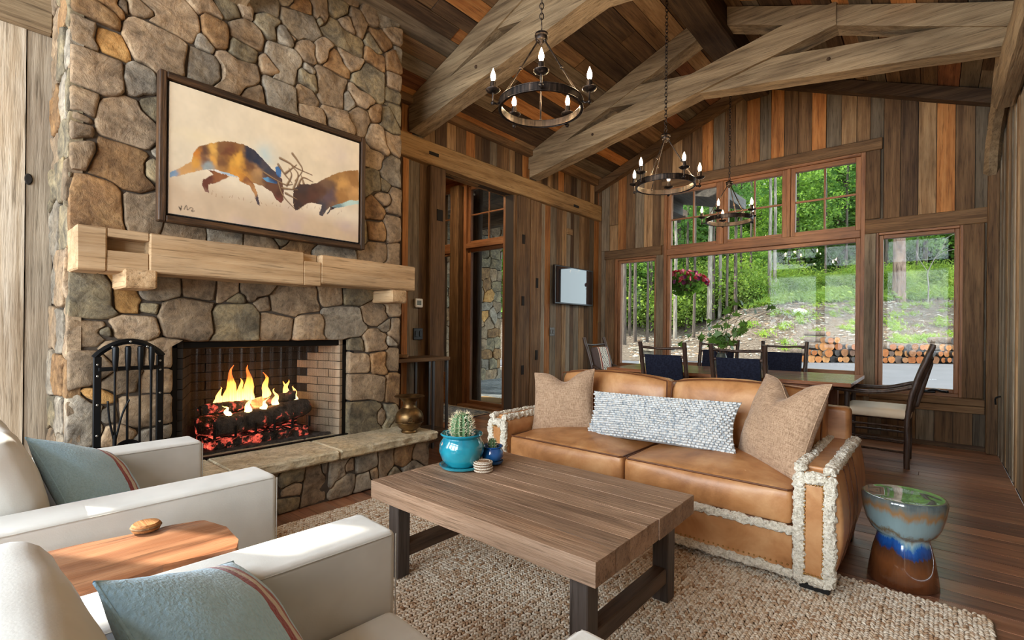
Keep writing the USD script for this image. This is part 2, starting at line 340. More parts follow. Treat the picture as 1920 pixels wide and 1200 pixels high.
w1 = thing("window_1", "big picture window with three transom lights above the dining table", "window", kind="structure")
yo, yi = 6.885, 6.97
obj("window_frame", bx(-3.0, -2.955, yo-.02, yi+.03, .66, 3.27, .004), frame_m, w1); obj("window_frame", bx(-.645, -.60, yo-.02, yi+.03, .66, 3.27, .004), frame_m, w1)
obj("window_frame", bx(-2.955, -.645, yo-.02, yi+.03, 3.225, 3.27, .004), frame_h, w1); obj("window_frame", bx(-2.955, -.645, yo-.02, yi+.03, 2.285, 2.375, .006), frame_h, w1); obj("window_frame", bx(-2.955, -.645, yo-.02, yi+.03, .66, .70, .004), frame_h, w1)
sash(w1, -2.955, -.645, .70, 2.285, yo+.01, yi, .045)
for a, b in ((-2.955, -2.215), (-2.165, -1.41), (-1.365, -.645)):
    sash(w1, a, b, 2.375, 3.225, yo+.01, yi, .052, [('v', (a+b)/2), ('h', 2.80)])
for a, b in ((-2.215, -2.165), (-1.41, -1.365)): obj("window_frame", bx(a, b, yo-.01, yi+.02, 2.375, 3.225, .004), frame_m, w1)
w2 = thing("window_2", "narrow window in the far wall's corner, left of the picture window", "window", kind="structure")
for a, b in ((-3.79, -3.745), (-3.11, -3.09)): obj("window_frame", bx(a, b, yo-.02, yi+.03, .6, 2.31, .004), frame_m, w2)
for a, b in ((.6, .64), (2.27, 2.31)): obj("window_frame", bx(-3.745, -3.11, yo-.02, yi+.03, a, b, .004), frame_h, w2)
sash(w2, -3.745, -3.11, .64, 2.27, yo+.01, yi, .04)
w3 = thing("window_3", "tall window right of the picture window, behind the empty armchair", "window", kind="structure")
for a, b in ((-.5, -.475), (.20, .235)): obj("window_frame", bx(a, b, yo-.02, yi+.03, .53, 2.32, .004), frame_m, w3)
for a, b in ((.53, .565), (2.29, 2.32)): obj("window_frame", bx(-.475, .20, yo-.02, yi+.03, a, b, .004), frame_h, w3)
sash(w3, -.475, .20, .565, 2.29, yo+.01, yi, .04)
blk = plain("black_iron", (22, 21, 22), .45, .6)
cm = tube(curve([(-.05, 6.855, .575), (.0, 6.84, .60), (.06, 6.84, .588), (.11, 6.85, .58)]), .012, 8)
obj("crank_handle", join([cm, bx(-.09, .02, 6.84, 6.875, .562, .59, .006), ball(.016, (.11, 6.85, .582), 1)]), blk, w3, True)
def trimboard(n, m, label, axis, tone=None):
    obj("trim_%d" % n, rough(subdiv(m, .12), .004, 3.0, n), W(tone or 'brown', axis), None, False, label, "trim", None, "structure")
trimboard(1, bx(-3.03, -.45, 6.84, 6.885, 3.255, 3.385, .006), "rough brown header board over the picture window", 'x')
trimboard(2, bx(-.6, -.465, 6.855, 6.885, 2.48, 3.255, .006), "short upright board right of the transom lights", 'z')
trimboard(3, bx(-.60, .41, 6.84, 6.885, 2.315, 2.47, .006), "header board over the tall right window", 'x')
trimboard(4, bx(.225, .385, 6.845, 6.885, .53, 2.315, .008), "wide knotty upright board right of the tall window", 'z')
trimboard(5, bx(-.55, .395, 6.83, 6.885, .455, .53, .006), "upper sill board under the tall right window", 'x')
trimboard(6, bx(-.55, .395, 6.84, 6.885, .378, .452, .005), "lower sill board under the tall right window", 'x')
trimboard(7, bx(-3.97, -3.03, 6.84, 6.885, 2.30, 2.435, .006), "header board over the narrow corner window", 'x')
trimboard(8, bx(-3.95, -3.79, 6.845, 6.885, .5, 2.30, .006), "upright board left of the narrow corner window", 'z')
trimboard(9, bx(-3.105, -2.995, 6.85, 6.93, .3, 2.30, .006), "upright post between the corner window and the picture window", 'z', 'gray')
trimboard(10, bx(-.605, -.50, 6.85, 6.93, .3, 2.315, .006), "dark upright post between the picture window and the tall right window", 'z', 'gray')
trimboard(11, bx(-3.045, -2.995, 6.85, 6.92, 2.435, 3.255, .005), "pale upright edge board left of the transom lights", 'z', 'tan')
trimboard(12, bx(-3.97, -.55, 6.84, 6.885, .47, .6, .006), "sill board running under the picture window", 'x')
for k, (n, lab, m) in enumerate(((13, "dark toe board at the foot of the far wall", bx(-4.09, .48, 6.862, 6.88, 0, .05)), (14, "toe board at the foot of the wall past the entry", bx(-4.1, -4.085, 4.82, 6.86, 0, .05)))):
    obj("trim_%d" % n, m, W('dark', 'xy'[k]), None, False, lab, "trim", None, "structure")

# ------------------------------------------------------------------ timbers
B = {a: beamwood(a) for a in 'xyz'}
def hewn(m, L=.10, amp=.007, seed=0): return rough(subdiv(m, L), amp, 4.0, seed)
GOLD = wood('header_timber', (84, 60, 36), (150, 116, 74), (186, 154, 108), 'y', grain=.7, bump=.6, vary=.05)
hb = thing("header_beam", "long hewn header beam over the entry, ending at the far corner", "beam", kind="structure")
obj("timber", hewn(bx(-4.16, -4.03, 2.58, 6.86, 2.925, 3.165, .012), .1, .008, 1), GOLD, hb)
obj("soffit", hewn(bx(-4.3, -4.16, 3.4, 4.9, 2.93, 3.1, .01), .1, .006, 2), GOLD, hb)
for yy, zz in ((6.05, 3.0), (3.32, 3.02)): obj("mortise", bx(-4.033, -4.0225, yy, yy+.13, zz, zz+.035), plain("mortise_dark", (24, 17, 11), .95), hb)
hb2 = obj("header_beam", hewn(bx(-4.16, -4.03, -.85, .43, 2.95, 3.2, .012), .1, .008, 3), B['y'], None, False, "grey hewn header beam left of the fireplace", "beam", None, "structure")
TR = {}
for k, (y0, where) in enumerate(((3.08, "nearer scissor truss of hewn timber, over the first chandelier"), (5.04, "farther scissor truss of hewn timber, over the dining table"), (1.1, "scissor truss of hewn timber just above the camera"))):
    t = thing("roof_truss", where, "truss", kind="structure")
    def pr(pts, a, b, sd): return hewn(frame_xf(prism(Polygon(pts), 0, b-a), (0, a, 0), (1, 0, 0), (0, 0, 1), (0, 1, 0)), .11, .008, sd)
    zr = lambda x, d: (x, zc(x)-d)
    obj("rafter", pr([zr(RX, 0.01), zr(-4.09, .01), zr(-4.09, .22), zr(RX, .22)], y0+.02, y0+.22, 3*k), B['x'], t)
    obj("rafter", pr([zr(RX, 0.01), zr(XR-.01, .01), zr(XR-.01, .19), zr(RX, .19)], y0+.02, y0+.22, 3*k+1), B['x'], t)
    obj("tie_beam", pr([(-4.06, 3.19), (-1.84, 3.642), (-.72, 3.86), (-.66, 3.87), (-.66, 4.07), (-.92, 4.05), (-1.53, 3.935), (-4.06, 3.42)], y0, y0+.2, 3*k+2), B['x'], t)
    obj("tie_beam", pr([(XR-.01, 3.30), (-1.83, 3.64), (-2.95, 3.80), (-2.89, 3.99), (-1.36, 3.80), (XR-.01, 3.51)], y0+.035, y0+.215, 3*k+5), B['x'], t)
    for xx, zz in ((-.72, 3.6), (-3.1, 3.52)): obj("peg", ball(.016, (xx, y0+(.035 if xx > -1 else 0), zz), 1), W('dark', 'z'), t)
gt = thing("gable_rafters", "dark timbers along the top of the far gable wall", "rafter", kind="structure")
for s, e in ((0, -4.09), (1, XR-.02)):
    obj("rafter", hewn(frame_xf(prism(Polygon([(RX, zc(RX)-.01), (e, zc(e)-.01), (e, zc(e)-.15), (RX, zc(RX)-.15)]), 0, .12), (0, 6.75, 0), (1, 0, 0), (0, 0, 1), (0, 1, 0)), .12, .006, 40+s), W('dark' if s else 'brown', 'x'), gt)
obj("ridge_beam", hewn(bx(RX-.14, RX+.14, YN+.05, 6.74, 4.15, 4.44, .015), .12, .008, 50), W('dark', 'y'), None, False, "dark ridge beam under the peak of the ceiling", "beam", None, "structure")
obj("eave_board", hewn(bx(-4.098, -4.02, YN+.05, 6.74, 3.47, 3.55, .006), .12, .006, 51), W('brown', 'y'), None, False, "rough board where the left wall meets the ceiling", "beam", None, "structure")
obj("eave_beam", hewn(bx(.36, .485, 1.2, 5.62, 3.03, 3.28, .02), .1, .012, 52), B['y'], None, False, "hewn beam end high on the right wall", "beam", None, "structure")
obj("knee_brace", rough(subdiv(tube(curve([(.42, 6.79, 2.8), (.43, 6.6, 3.0), (.425, 6.2, 3.18), (.42, 5.7, 3.33), (.42, 5.3, 3.4)], 6), .06, 6), .1), .012, 5, 7), B['y'], None, False, "curved knee brace rising along the right wall from the corner", "beam", None, "structure")
obj("corner_post", hewn(bx(.40, .488, 6.75, 6.878, .0, 3.40, .01), .12, .005, 8), W('brown', 'z'), None, False, "brown corner post between the far wall and the right wall", "post", None, "structure")
# posts of the entry
def post(lab, m, tone, seed, mort=()):
    p = thing("entry_post", lab, "post", kind="structure")
    obj("timber", hewn(m, .09, .008, seed), W(tone, 'z'), p)
    for q in mort: obj("mortise", bx(*q), plain("mortise_dark", (24, 17, 11), .95), p)
post("hewn post left of the entry, beside the console", bx(-4.13, -4.045, 3.36, 3.58, 0, 2.925, .012), 'brown', 21, [(-4.05, -4.038, 3.45, 3.53, 2.35, 2.47)])
post("wide hewn post right of the entry, its front half", bx(-4.15, -4.055, 4.84, 5.08, 0, 2.925, .012), 'brown', 22, [(-4.06, -4.048, 4.90, 4.95, z, z+.12) for z in (.6, 1.5, 2.3)])
post("wide hewn post right of the entry, its back half", bx(-4.15, -4.06, 5.09, 5.33, 0, 2.92, .012), 'brown', 23, [(-4.065, -4.053, 5.2, 5.25, z, z+.13) for z in (.78, 1.75)])

# entry alcove, its glazed door and the porch outside
alc = thing("wall_alcove", "board lining of the small entry alcove", "wall", kind="structure")
obj("wall_core", bx(-7.1, -7.0, 3.3, 5.4, 0, 3.6), W('brown', 'z'), alc); obj("wall_core", bx(-7.0, -4.26, 3.3, 3.42, 0, 3.6), W('brown', 'z'), alc)
obj("ceiling_board", bx(-7.0, -4.26, 3.3, 5.5, 3.5, 3.58), W('orange', 'x'), alc)
obj("wall_core", bx(-4.50, -4.27, 5.24, 5.42, 0, 3.5), W('orange', 'z'), alc); obj("wall_core", bx(-7.0, -6.06, 5.26, 5.4, 0, 3.5), W('brown', 'z'), alc)
obj("wall_core", bx(-6.06, -4.5, 5.28, 5.4, 3.38, 3.5), W('orange', 'x'), alc)
dr = thing("door_1", "glazed entry door with a divided transom, slate porch beyond", "door", kind="structure")
sash(dr, -5.44, -4.66, .04, 2.42, 5.27, 5.33, .06); sash(dr, -5.44, -4.66, 2.48, 3.37, 5.27, 5.33, .05, [('v', -5.02), ('h', 2.93)])
obj("door_jamb", bx(-4.66, -4.50, 5.2, 5.36, 0, 3.4, .006), frame_m, dr); obj("door_jamb", bx(-5.50, -5.44, 5.22, 5.36, 0, 3.4, .006), frame_m, dr)
obj("door_rail", bx(-5.44, -4.66, 5.22, 5.36, 2.41, 2.49, .006), frame_h, dr); obj("threshold", bx(-5.5, -4.5, 5.12, 5.36, 0.0, .045, .008), frame_h, dr)
obj("door_post", hewn(bx(-5.70, -5.51, 5.12, 5.36, 0, 3.38, .012), .1, .007, 31), W('brown', 'z'), dr)
sl = thing("window_4", "narrow sidelight of the entry door over a red wood panel", "window", kind="structure")
sash(sl, -6.06, -5.71, .45, 2.38, 5.28, 5.33, .035); sash(sl, -6.06, -5.71, 2.50, 3.38, 5.28, 5.33, .035, [('h', 2.93)])
obj("rail", bx(-6.06, -5.71, 5.26, 5.35, 2.38, 2.50, .006), frame_h, sl); obj("panel", bx(-6.06, -5.71, 5.27, 5.34, .0, .45, .008), W('orange', 'x'), sl)
# ------------------------------------------------------------------ stone fireplace
XF, XB, Y0, Y1 = -3.49, -3.137, .43, 2.575
def stone_mat(name, a, b, c, d):
    n = {"tc": ("texture_coordinate", {}), "oi": ("object_info", {}), "m": ("math", {"math_type": "multiply", "value2": 51.0}), "off": ("combine_xyz", {}), "mp": ("mapping", {}),
         "n1": ("noise_texture", {"scale": 7.0, "detail": 7.0, "roughness": .68, "distortion": .6}), "n2": ("noise_texture", {"scale": 34.0, "detail": 6.0, "roughness": .7}), "n3": ("noise_texture", {"scale": 3.1, "detail": 4.0, "roughness": .6}),
         "r1": ("rgb_ramp", {"ramp": [(.28, lin(a)), (.46, lin(b)), (.60, lin(c)), (.78, lin(d))]}), "r2": ("rgb_ramp", {"ramp": [(.3, (.45, .44, .42)), (.5, (.95, .95, .95)), (.72, (1.25, 1.22, 1.15))]}),
         "r3": ("rgb_ramp", {"ramp": [(.35, (.80, .79, .77)), (.5, (1, 1, 1)), (.68, (1.1, 1.0, .86))]}),
         "mx": ("mix_color", {"blend_type": "multiply", "fac": .85, "use_clamp": False}), "mx2": ("mix_color", {"blend_type": "multiply", "fac": .9, "use_clamp": False}),
         "vr": ("map_range", {"to_min": .74, "to_max": 1.22}), "hs": ("hsv", {}), "am": ("math", {"math_type": "multiply_add", "value2": .45}), "bp": ("bump", {"strength": .8, "distance": .02}),
         "p": ("principled_bsdf", {"roughness": .85, "specular_ior_level": .25})}
    L = [("oi.random", "m.value1"), ("m.value", "off.x"), ("m.value", "off.y"), ("m.value", "off.z"), ("tc.object", "mp.vector"), ("off.vector", "mp.location"),
         ("mp.vector", "n1.vector"), ("mp.vector", "n2.vector"), ("mp.vector", "n3.vector"), ("n1.fac", "r1.fac"), ("n2.fac", "r2.fac"), ("n3.fac", "r3.fac"), ("r1.color", "mx.a"), ("r2.color", "mx.b"), ("mx.result", "mx2.a"), ("r3.color", "mx2.b"),
         ("oi.random", "vr.value"), ("vr.result", "hs.value"), ("mx2.result", "hs.color"), ("hs.color", "p.base_color"), ("n2.fac", "am.value1"), ("n1.fac", "am.value3"), ("am.value", "bp.height"), ("bp.normal", "p.normal")]
    return mat(name, n, L)
ST = [stone_mat("stone_taupe", (84, 72, 58), (140, 120, 98), (160, 138, 112), (190, 168, 140)), stone_mat("stone_lichen", (70, 66, 56), (118, 108, 90), (150, 136, 108), (180, 166, 134)),
      stone_mat("stone_brown", (84, 62, 42), (132, 102, 72), (158, 124, 86), (186, 152, 110)), stone_mat("stone_grey", (86, 80, 72), (136, 126, 112), (158, 148, 132), (188, 178, 160)),
      stone_mat("stone_tan", (120, 86, 46), (178, 134, 80), (196, 154, 98), (210, 172, 120))]
mortar = plain("mortar", (74, 64, 54), .95, bump=.4, bscale=40)
def power_cells(seeds, region, blocky=5.0, step=.008):
    """seeds: (a, b, r); the region shared out among the seeds by a squarish distance, each turned a little its own way, so that the cells come out as roughly squared blocks"""
    x0, z0, x1, z1 = region.bounds; q = np.random.default_rng(len(seeds)); xs = np.arange(x0+step/2, x1, step); zs = np.arange(z0+step/2, z1, step); X, Z = np.meshgrid(xs, zs)
    X = X + (meshkit.noise(np.stack([X*6, Z*6, X*0+1], -1))-.5)*.014; Z = Z + (meshkit.noise(np.stack([X*6, Z*6, X*0+5], -1))-.5)*.014
    best, lab = np.full(X.shape, 1e9), np.full(X.shape, -1)
    for i, (a, b, r) in enumerate(seeds):
        t = q.normal(0, .16); asp = math.exp(q.normal(.06, .16)); c, sn_ = math.cos(t), math.sin(t); ix = np.abs(xs-a) < .6; iz = np.abs(zs-b) < .6
        if not ix.any() or not iz.any(): continue
        sl_i = np.ix_(iz, ix); dx, dz = X[sl_i]-a, Z[sl_i]-b; u, w = np.abs(c*dx+sn_*dz)/asp, np.abs(-sn_*dx+c*dz)*asp
        d = (u**blocky+w**blocky)**(1/blocky) - r; m = d < best[sl_i]; bb, ll = best[sl_i], lab[sl_i]; bb[m] = d[m]; ll[m] = i; best[sl_i], lab[sl_i] = bb, ll
    out = []
    for i in range(len(seeds)):
        m = lab == i
        if m.sum() < 12: out.append(None); continue
        rows = []
        for k in np.nonzero(m.any(1))[0]:
            e = np.diff(np.r_[0, m[k].astype(int), 0]); 
            for s0, s1 in zip(np.nonzero(e == 1)[0], np.nonzero(e == -1)[0]): rows.append(sbox(x0+s0*step, z0+k*step, x0+s1*step, z0+(k+1)*step+1e-6))
        g_ = unary_union(rows).buffer(.004).simplify(.013).buffer(-.004).intersection(region); p_ = polys(g_); out.append(max(p_, key=lambda v: v.area) if p_ else None)
    return out
def stone(poly, proud, seed, gap=.0030, rnd=.007):
    """a pillowed, chipped stone over a flat outline (a, b) with its face along +c"""
    q = poly.buffer(-gap); 
    q2 = q.buffer(-rnd*.8).buffer(rnd*.8, quad_segs=3)
    if not polys(q2): q2 = q
    if not polys(q2): return None
    q = max(polys(q2), key=lambda k: k.area); n = int(np.clip(q.exterior.length/.028, 16, 56))
    p = np.array([q.exterior.interpolate(t, normalized=True).coords[0] for t in np.linspace(0, 1, n, endpoint=False)])
    w = meshkit.fbm(np.c_[p*22, np.full(n, seed*3.3)], 3) - .5; ctr = np.array(q.centroid.coords[0]); dirs = p-ctr; dirs /= np.linalg.norm(dirs, axis=1, keepdims=True); p = p + dirs*(w*.007)[:, None]
    rad = math.sqrt(q.area/PI); e = min(.014/max(rad, .03), .3); rings = [(1.0, -.045), (1.0, proud*.55), (1-e*.35, proud*.86), (1-e, proud), (.62, proud*1.03), (.3, proud*1.05)]
    vs = []
    for k, (s, h) in enumerate(rings):
        r = ctr + (p-ctr)*s; hh = np.full(n, h)
        if k >= 1:
            hh = hh + (meshkit.fbm(np.c_[r*9, np.full(n, seed*7.7)], 4) - .5)*.034 + (meshkit.fbm(np.c_[r*30, np.full(n, seed*1.7)], 2) - .5)*.012
        vs.append(np.c_[r, hh])
    cc = np.array([[*ctr, proud*1.1 + (float(meshkit.fbm(np.array([[*(ctr*9), seed*7.7]]), 4)[0])-.5)*.034]]); v = np.vstack(vs + [cc]); f = []
    for k in range(len(rings)-1):
        for j in range(n):
            a, b = k*n+j, k*n+(j+1) % n; f += [[a, b, b+n], [a, b+n, a+n]]
    k = (len(rings)-1)*n
    for j in range(n): f.append([k+j, k+(j+1) % n, len(v)-1])
    f = np.array(f)
    if Polygon(p).exterior.is_ccw is False: f = f[:, ::-1]
    return v, f
fp = thing("fireplace", "tall stone chimney breast with an open fire and raised stone hearth", "fireplace")
OY0, OY1, OZ0, OZ1 = .915, 2.092, .35, 1.095
core = [bx(-4.1, XF-.012, Y0+.02, OY0-.02, 0, 4.0), bx(-4.1, XF-.012, OY1+.02, Y1-.02, 0, 4.0), bx(-4.1, XF-.012, OY0-.02, OY1+.02, OZ1+.02, 4.0), bx(-4.1, XF-.012, Y0+.02, Y1-.02, 0, .30), bx(-4.1, XB-.015, .96, 2.60, 0, .29), bx(-4.1, -3.22, Y0+.14, .96, 0, .29)]
obj("mortar", core, mortar, fp)
# stone centres read off the photograph, (pixel x, pixel y[, size])
FACE = """176 18;234 8 s;314 30 b;162 60;206 80;292 84 b;386 84 s;404 56;416 14;458 18 s;458 60;180 137 b;260 155;394 124;445 135 b;156 186;152 222 s;232 226 b;146 284;230 312 b;178 378 b;264 394
506 48;542 64 s;498 8;562 10;560 48 b;532 120 b;578 90;630 20;599 34 s;644 70 b;628 112;672 44;690 18;708 72;704 110;726 36;745 38 s;745 68;740 120;694 148 b;582 134 s;620 166 b;576 178;526 184 b;586 214;632 222;670 184;672 218;700 212 s;744 180;734 222;480 182;708 266;742 272;702 298;732 320;696 340;718 348 s;720 374;740 380;704 388;706 434;736 434;708 470;742 472
350 440;420 452;490 462;560 470;620 478;350 200 b;430 260 b;350 320 b;540 290 b;600 380 b;450 380 b;300 200;640 320 b;660 430 b;520 430;300 320;120 340 s;130 250
160 558 b;232 560;296 540;278 576 s;372 538;430 530;352 596 b;250 614;154 626;195 623 s;445 560 s;444 606 b;156 690 b;224 664;312 664;140 800 b;224 712;294 720;276 774 b;188 742 s;230 815;280 815;200 780 s;120 880 b;220 860;300 850;150 930;250 900;310 890
480 540;492 570 s;555 562 b;620 552;662 552;515 612;580 615;645 602 b;705 587;740 572;727 610 s;705 642;743 622;730 637 s;670 650 s;675 681;710 681;737 676;690 725 b;737 725;682 782 b;718 780 s;730 775 s;745 795 s"""
def seeds_of(txt, ax, v, base=(.075, .115, .035)):
    out = []
    for t in txt.replace("\n", ";").split(";"):
        w = t.split()
        if len(w) < 2: continue
        p = on(ax, v, float(w[0]), float(w[1])); k = {'b': base[1], 's': base[2]}.get(w[2] if len(w) > 2 else '', base[0])
        out.append((p[1], p[2], k))
    return out
sd = seeds_of(FACE, 'x', XF)
for k in range(34): sd.append((Y0 + .12 + (k % 9)*.25 + rng.uniform(-.05, .05), 3.02 + (k//9)*.26 + rng.uniform(-.05, .05), .075))
keep = []
for s in sd:
    if Y0-.05 < s[0] < Y1+.05 and all(math.hypot(s[0]-q[0], s[1]-q[1]) > .06 for q in keep): keep.append(s)
region = sbox(Y0, .30, Y1, 4.02).difference(sbox(OY0, .2, OY1, OZ1))
srng = np.random.default_rng(5)
def lay(cells, o, ex, ey, ez, w, proud=(.02, .05), name="stone", parent=None, base=0):
    for i, c in enumerate(cells):
        if c is None or c.area < 4e-4: continue
        m = stone(c, srng.uniform(*proud), base+i)
        if m is not None: obj(name, frame_xf(m, o, ex, ey, ez), ST[srng.choice(5, p=w)], parent or fp, 40)
lay(power_cells(keep, region), (XF-.02, 0, 0), (0, 1, 0), (0, 0, 1), (1, 0, 0), [.44, .24, .17, .13, .02])
# the side of the chimney that faces the viewer
side = []
z = .1
while z < 3.9:
    h = srng.uniform(.16, .34); x = -4.1; 
    while x < XF: w_ = srng.uniform(.18, .34); side.append((x+w_/2, z+h/2+srng.uniform(-.03, .03), .07)); x += w_
    z += h
lay(power_cells(side, sbox(-4.1, 0, XF+.01, 4.0)), (0, Y0+.015, 0), (1, 0, 0), (0, 0, 1), (0, -1, 0), [.3, .2, .1, .4, 0], (.012, .03), base=300)
# raised hearth: rubble base and sandstone slabs
HB = "590 922 b;542 900 s;545 917 s;632 885;685 872;657 877 s;650 907;682 902;725 870;757 857;780 852 s;770 872 s;542 947 s;610 885 s;700 890 s;735 890 s"
hs = [(p[0], p[1], p[2]*.8) for p in seeds_of(HB, 'x', XB)] + [(y, z + .03*math.sin(9*y), .06) for y in np.arange(.6, 1.4, .17) for z in (.07, .21)]
lay(power_cells(hs, sbox(.95, 0, 2.62, .30)), (XB-.02, 0, 0), (0, 1, 0), (0, 0, 1), (1, 0, 0), [.35, .2, .1, .35, 0], (.015, .035), base=500)
lay(power_cells([(-3.3, .15, .1), (-3.55, .1, .1), (-3.8, .16, .1), (-3.45, .25, .06)], sbox(-4.0, 0, XB, .30)), (0, 2.60, 0), (-1, 0, 0), (0, 0, 1), (0, 1, 0), [.35, .2, .1, .35, 0], (.012, .03), base=560)
slab_m = stone_mat("sandstone", (172, 158, 130), (196, 182, 154), (206, 192, 164), (220, 208, 184))
def slab(y0, y1, z0, z1, sd_, xf_=-3.075):
    m = subdiv(bx(-3.75, xf_, y0, y1, z0, z1, .012), .04); v, f = m; v = np.array(v)
    k = np.clip((v[:, 0] - xf_ + .045)/.045, 0, 1) + .8*np.clip((v[:, 1]-2.63)/.05, 0, 1); edge = meshkit.fbm(v*[26, 26, 16] + sd_, 4)-.5
    v[:, 0] += k*edge*.035; v[:, 2] += (1-k)*(meshkit.fbm(v*7+sd_, 3)-.5)*.006; return v, f
for a, b, k, q in ((.50, .93, 4, -3.19), (.934, 1.10, 1, -3.075), (1.104, 1.785, 2, -3.075), (1.79, 2.665, 3, -3.075)): obj("hearth_slab", slab(a, b, .285, .352, k*9, q), slab_m, fp, 35)
# firebox: steel frame, firebrick lining, floor
steel = plain("dark_steel", (24, 23, 22), .5, .7)
obj("firebox_frame", join([bx(-3.56, -3.535, OY0, OY0+.035, OZ0, OZ1, .003), bx(-3.56, -3.535, OY1-.03, OY1, OZ0, OZ1, .003), bx(-3.56, -3.535, OY0, OY1, OZ1-.04, OZ1, .003), bx(-3.515, -3.49, OY0, OY1, OZ0, OZ0+.012, .002)]), steel, fp)
sooty = plain("soot", (16, 14, 13), .95, vary=.4, bscale=6)
fb1, fb2 = plain("firebrick", (150, 132, 110), .9, vary=.18, bscale=14, bump=.3), plain("firebrick_dark", (40, 35, 31), .95, vary=.3, bscale=8, bump=.3)
YB0, YB1, XBK = 1.12, 1.92, -3.98
obj("firebox_shell", join([bx(-4.09, XBK-.05, .9, 2.1, .30, 1.4), bx(-4.09, -3.5, .86, .9, .3, 1.4), bx(-4.09, -3.5, 2.11, 2.14, .3, 1.4), bx(-4.09, -3.52, .9, 2.1, 1.16, 1.2), bx(-4.09, -3.5, .9, 2.1, .26, .345)]), sooty, fp)
def brick_row(a, b, ma, fadex):
    """courses of firebrick on a splayed side from a to b (plan points)"""
    a, b = np.array(a, float), np.array(b, float); Ld = np.linalg.norm(b-a); ex = np.array([*(b-a)/Ld, 0]); ez = np.array([ex[1], -ex[0], 0]); z, k = .352, 0
    while z < 1.13:
        x = -(.115 if k % 2 else 0)
        while x < Ld:
            x0, x1 = max(x, 0), min(x+.228, Ld)
            if x1-x0 > .02: obj("firebrick", frame_xf(bx(x0+.002, x1-.002, z+.002, z+.062, -.03, 0, .002), (*a, 0), ex, (0, 0, 1), ez), fb2 if fadex((x0+x1)/2/Ld, z) else ma, fp)
            x += .23
        z += .064; k += 1
brick_row((-3.53, OY1-.03), (XBK, YB1), fb1, lambda t, z: t + (z-.35)*.5 > 1.0)
brick_row((XBK, YB1), (XBK, YB0), fb2, lambda t, z: True)
brick_row((XBK, YB0), (-3.53, OY0+.03), fb2, lambda t, z: True)
obj("ash_bed", rough(subdiv(bx(-3.96, -3.60, 1.05, 2.0, .346, .368), .03), .012, 12, 3), plain("ash", (66, 60, 56), .95, vary=.5, bscale=30), fp, kind="stuff")

# fire: grate, logs, embers, flames
fg = thing("fire_grate", "black iron grate holding the burning logs in the fireplace", "grate")
for k in range(6): obj("grate_bar", tube([(-3.60, 1.18+k*.13, .52), (-3.60, 1.18+k*.13, .445), (-3.64, 1.18+k*.13, .432), (-3.90, 1.18+k*.13, .432)], .009, 6), steel, fg)
for a in (-3.70, -3.88): obj("cross_bar", tube([(a, 1.15, .420), (a, 1.86, .420)], .01, 6), steel, fg)
for a in (-3.70, -3.88):
    for b in (1.2, 1.8): obj("leg", tube([(a, b, .365), (a, b, .42)], .009, 6), steel, fg)
def charred(name, e0, e1, strength):
    n = {"tc": ("texture_coordinate", {}), "n": ("noise_texture", {"scale": 16.0, "detail": 5.0, "roughness": .65}), "r": ("rgb_ramp", {"ramp": [(e0, (0, 0, 0)), (e1, (.85, .10, .06)), (min(e1+.1, .95), (1.0, .4, .12))]}),
         "c": ("rgb_ramp", {"ramp": [(.3, lin((22, 18, 15))), (.6, lin((74, 62, 52)))]}), "p": ("principled_bsdf", {"roughness": .95, "emission_strength": strength}), "b": ("bump", {"strength": .9, "distance": .02})}
    return mat(name, n, [("tc.object", "n.vector"), ("n.fac", "r.fac"), ("n.fac", "c.fac"), ("c.color", "p.base_color"), ("r.color", "p.emission_color"), ("n.fac", "b.height"), ("b.normal", "p.normal")])
char1, char2 = charred("charred_wood", .58, .72, .9), charred("glowing_wood", .52, .68, 1.4)
def fire_log(p0, p1, r, m, lab, sd_):
    v, f = tube(np.linspace(p0, p1, 14), np.array([.75]+[1]*12+[.75])*r, 10)
    obj("fire_log", rough((v, f), .016, 14, sd_), m, None, 50, lab, "log")
fire_log((-3.66, 1.20, .51), (-3.72, 1.88, .575), .072, char1, "charred front log lying along the grate", 1)
fire_log((-3.82, 1.14, .505), (-3.82, 1.82, .505), .066, char2, "glowing log at the back of the grate", 2)
fire_log((-3.68, 1.12, .635), (-3.80, 1.62, .63), .036, char2, "thin burning log laid on top toward the left", 3)
fire_log((-3.86, 1.38, .61), (-3.72, 1.78, .67), .04, char1, "thin log on top with flames behind it", 4)
obj("embers", rough(subdiv(bx(-3.88, -3.64, 1.16, 1.84, .37, .43), .02), .02, 22, 8), charred("ember", .50, .66, 1.3), None, False, "red embers glowing under the grate", "embers", None, "stuff")
flame_m = mat("flame", {"tc": ("texture_coordinate", {}), "s": ("separate_xyz", {}), "mr": ("map_range", {"from_min": .56, "from_max": .92}), "n": ("noise_texture", {"scale": 14.0, "detail": 2.0}), "ad": ("math", {"math_type": "multiply_add", "value2": .45}), "r": ("rgb_ramp", {"ramp": [(.15, (1, .75, .36)), (.5, (1, .52, .12)), (.85, (.9, .22, .03)), (1, (.45, .06, .01))]}),
                        "e": ("emission", {"strength": 4.2}), "t": ("transparent_bsdf", {"color": (1, 1, 1)}), "lw": ("layer_weight", {"blend": .35}), "x": ("mix_closure", {})},
              [("tc.object", "s.vector"), ("s.z", "mr.value"), ("tc.object", "n.vector"), ("n.fac", "ad.value1"), ("mr.result", "ad.value3"), ("ad.value", "r.fac"), ("r.color", "e.color"), ("lw.facing", "x.fac"), ("e.emission", "x.closure1"), ("t.BSDF", "x.closure2")], surface="x.closure")
fire = thing("fire", "orange flames rising from the logs in the fireplace", "fire")
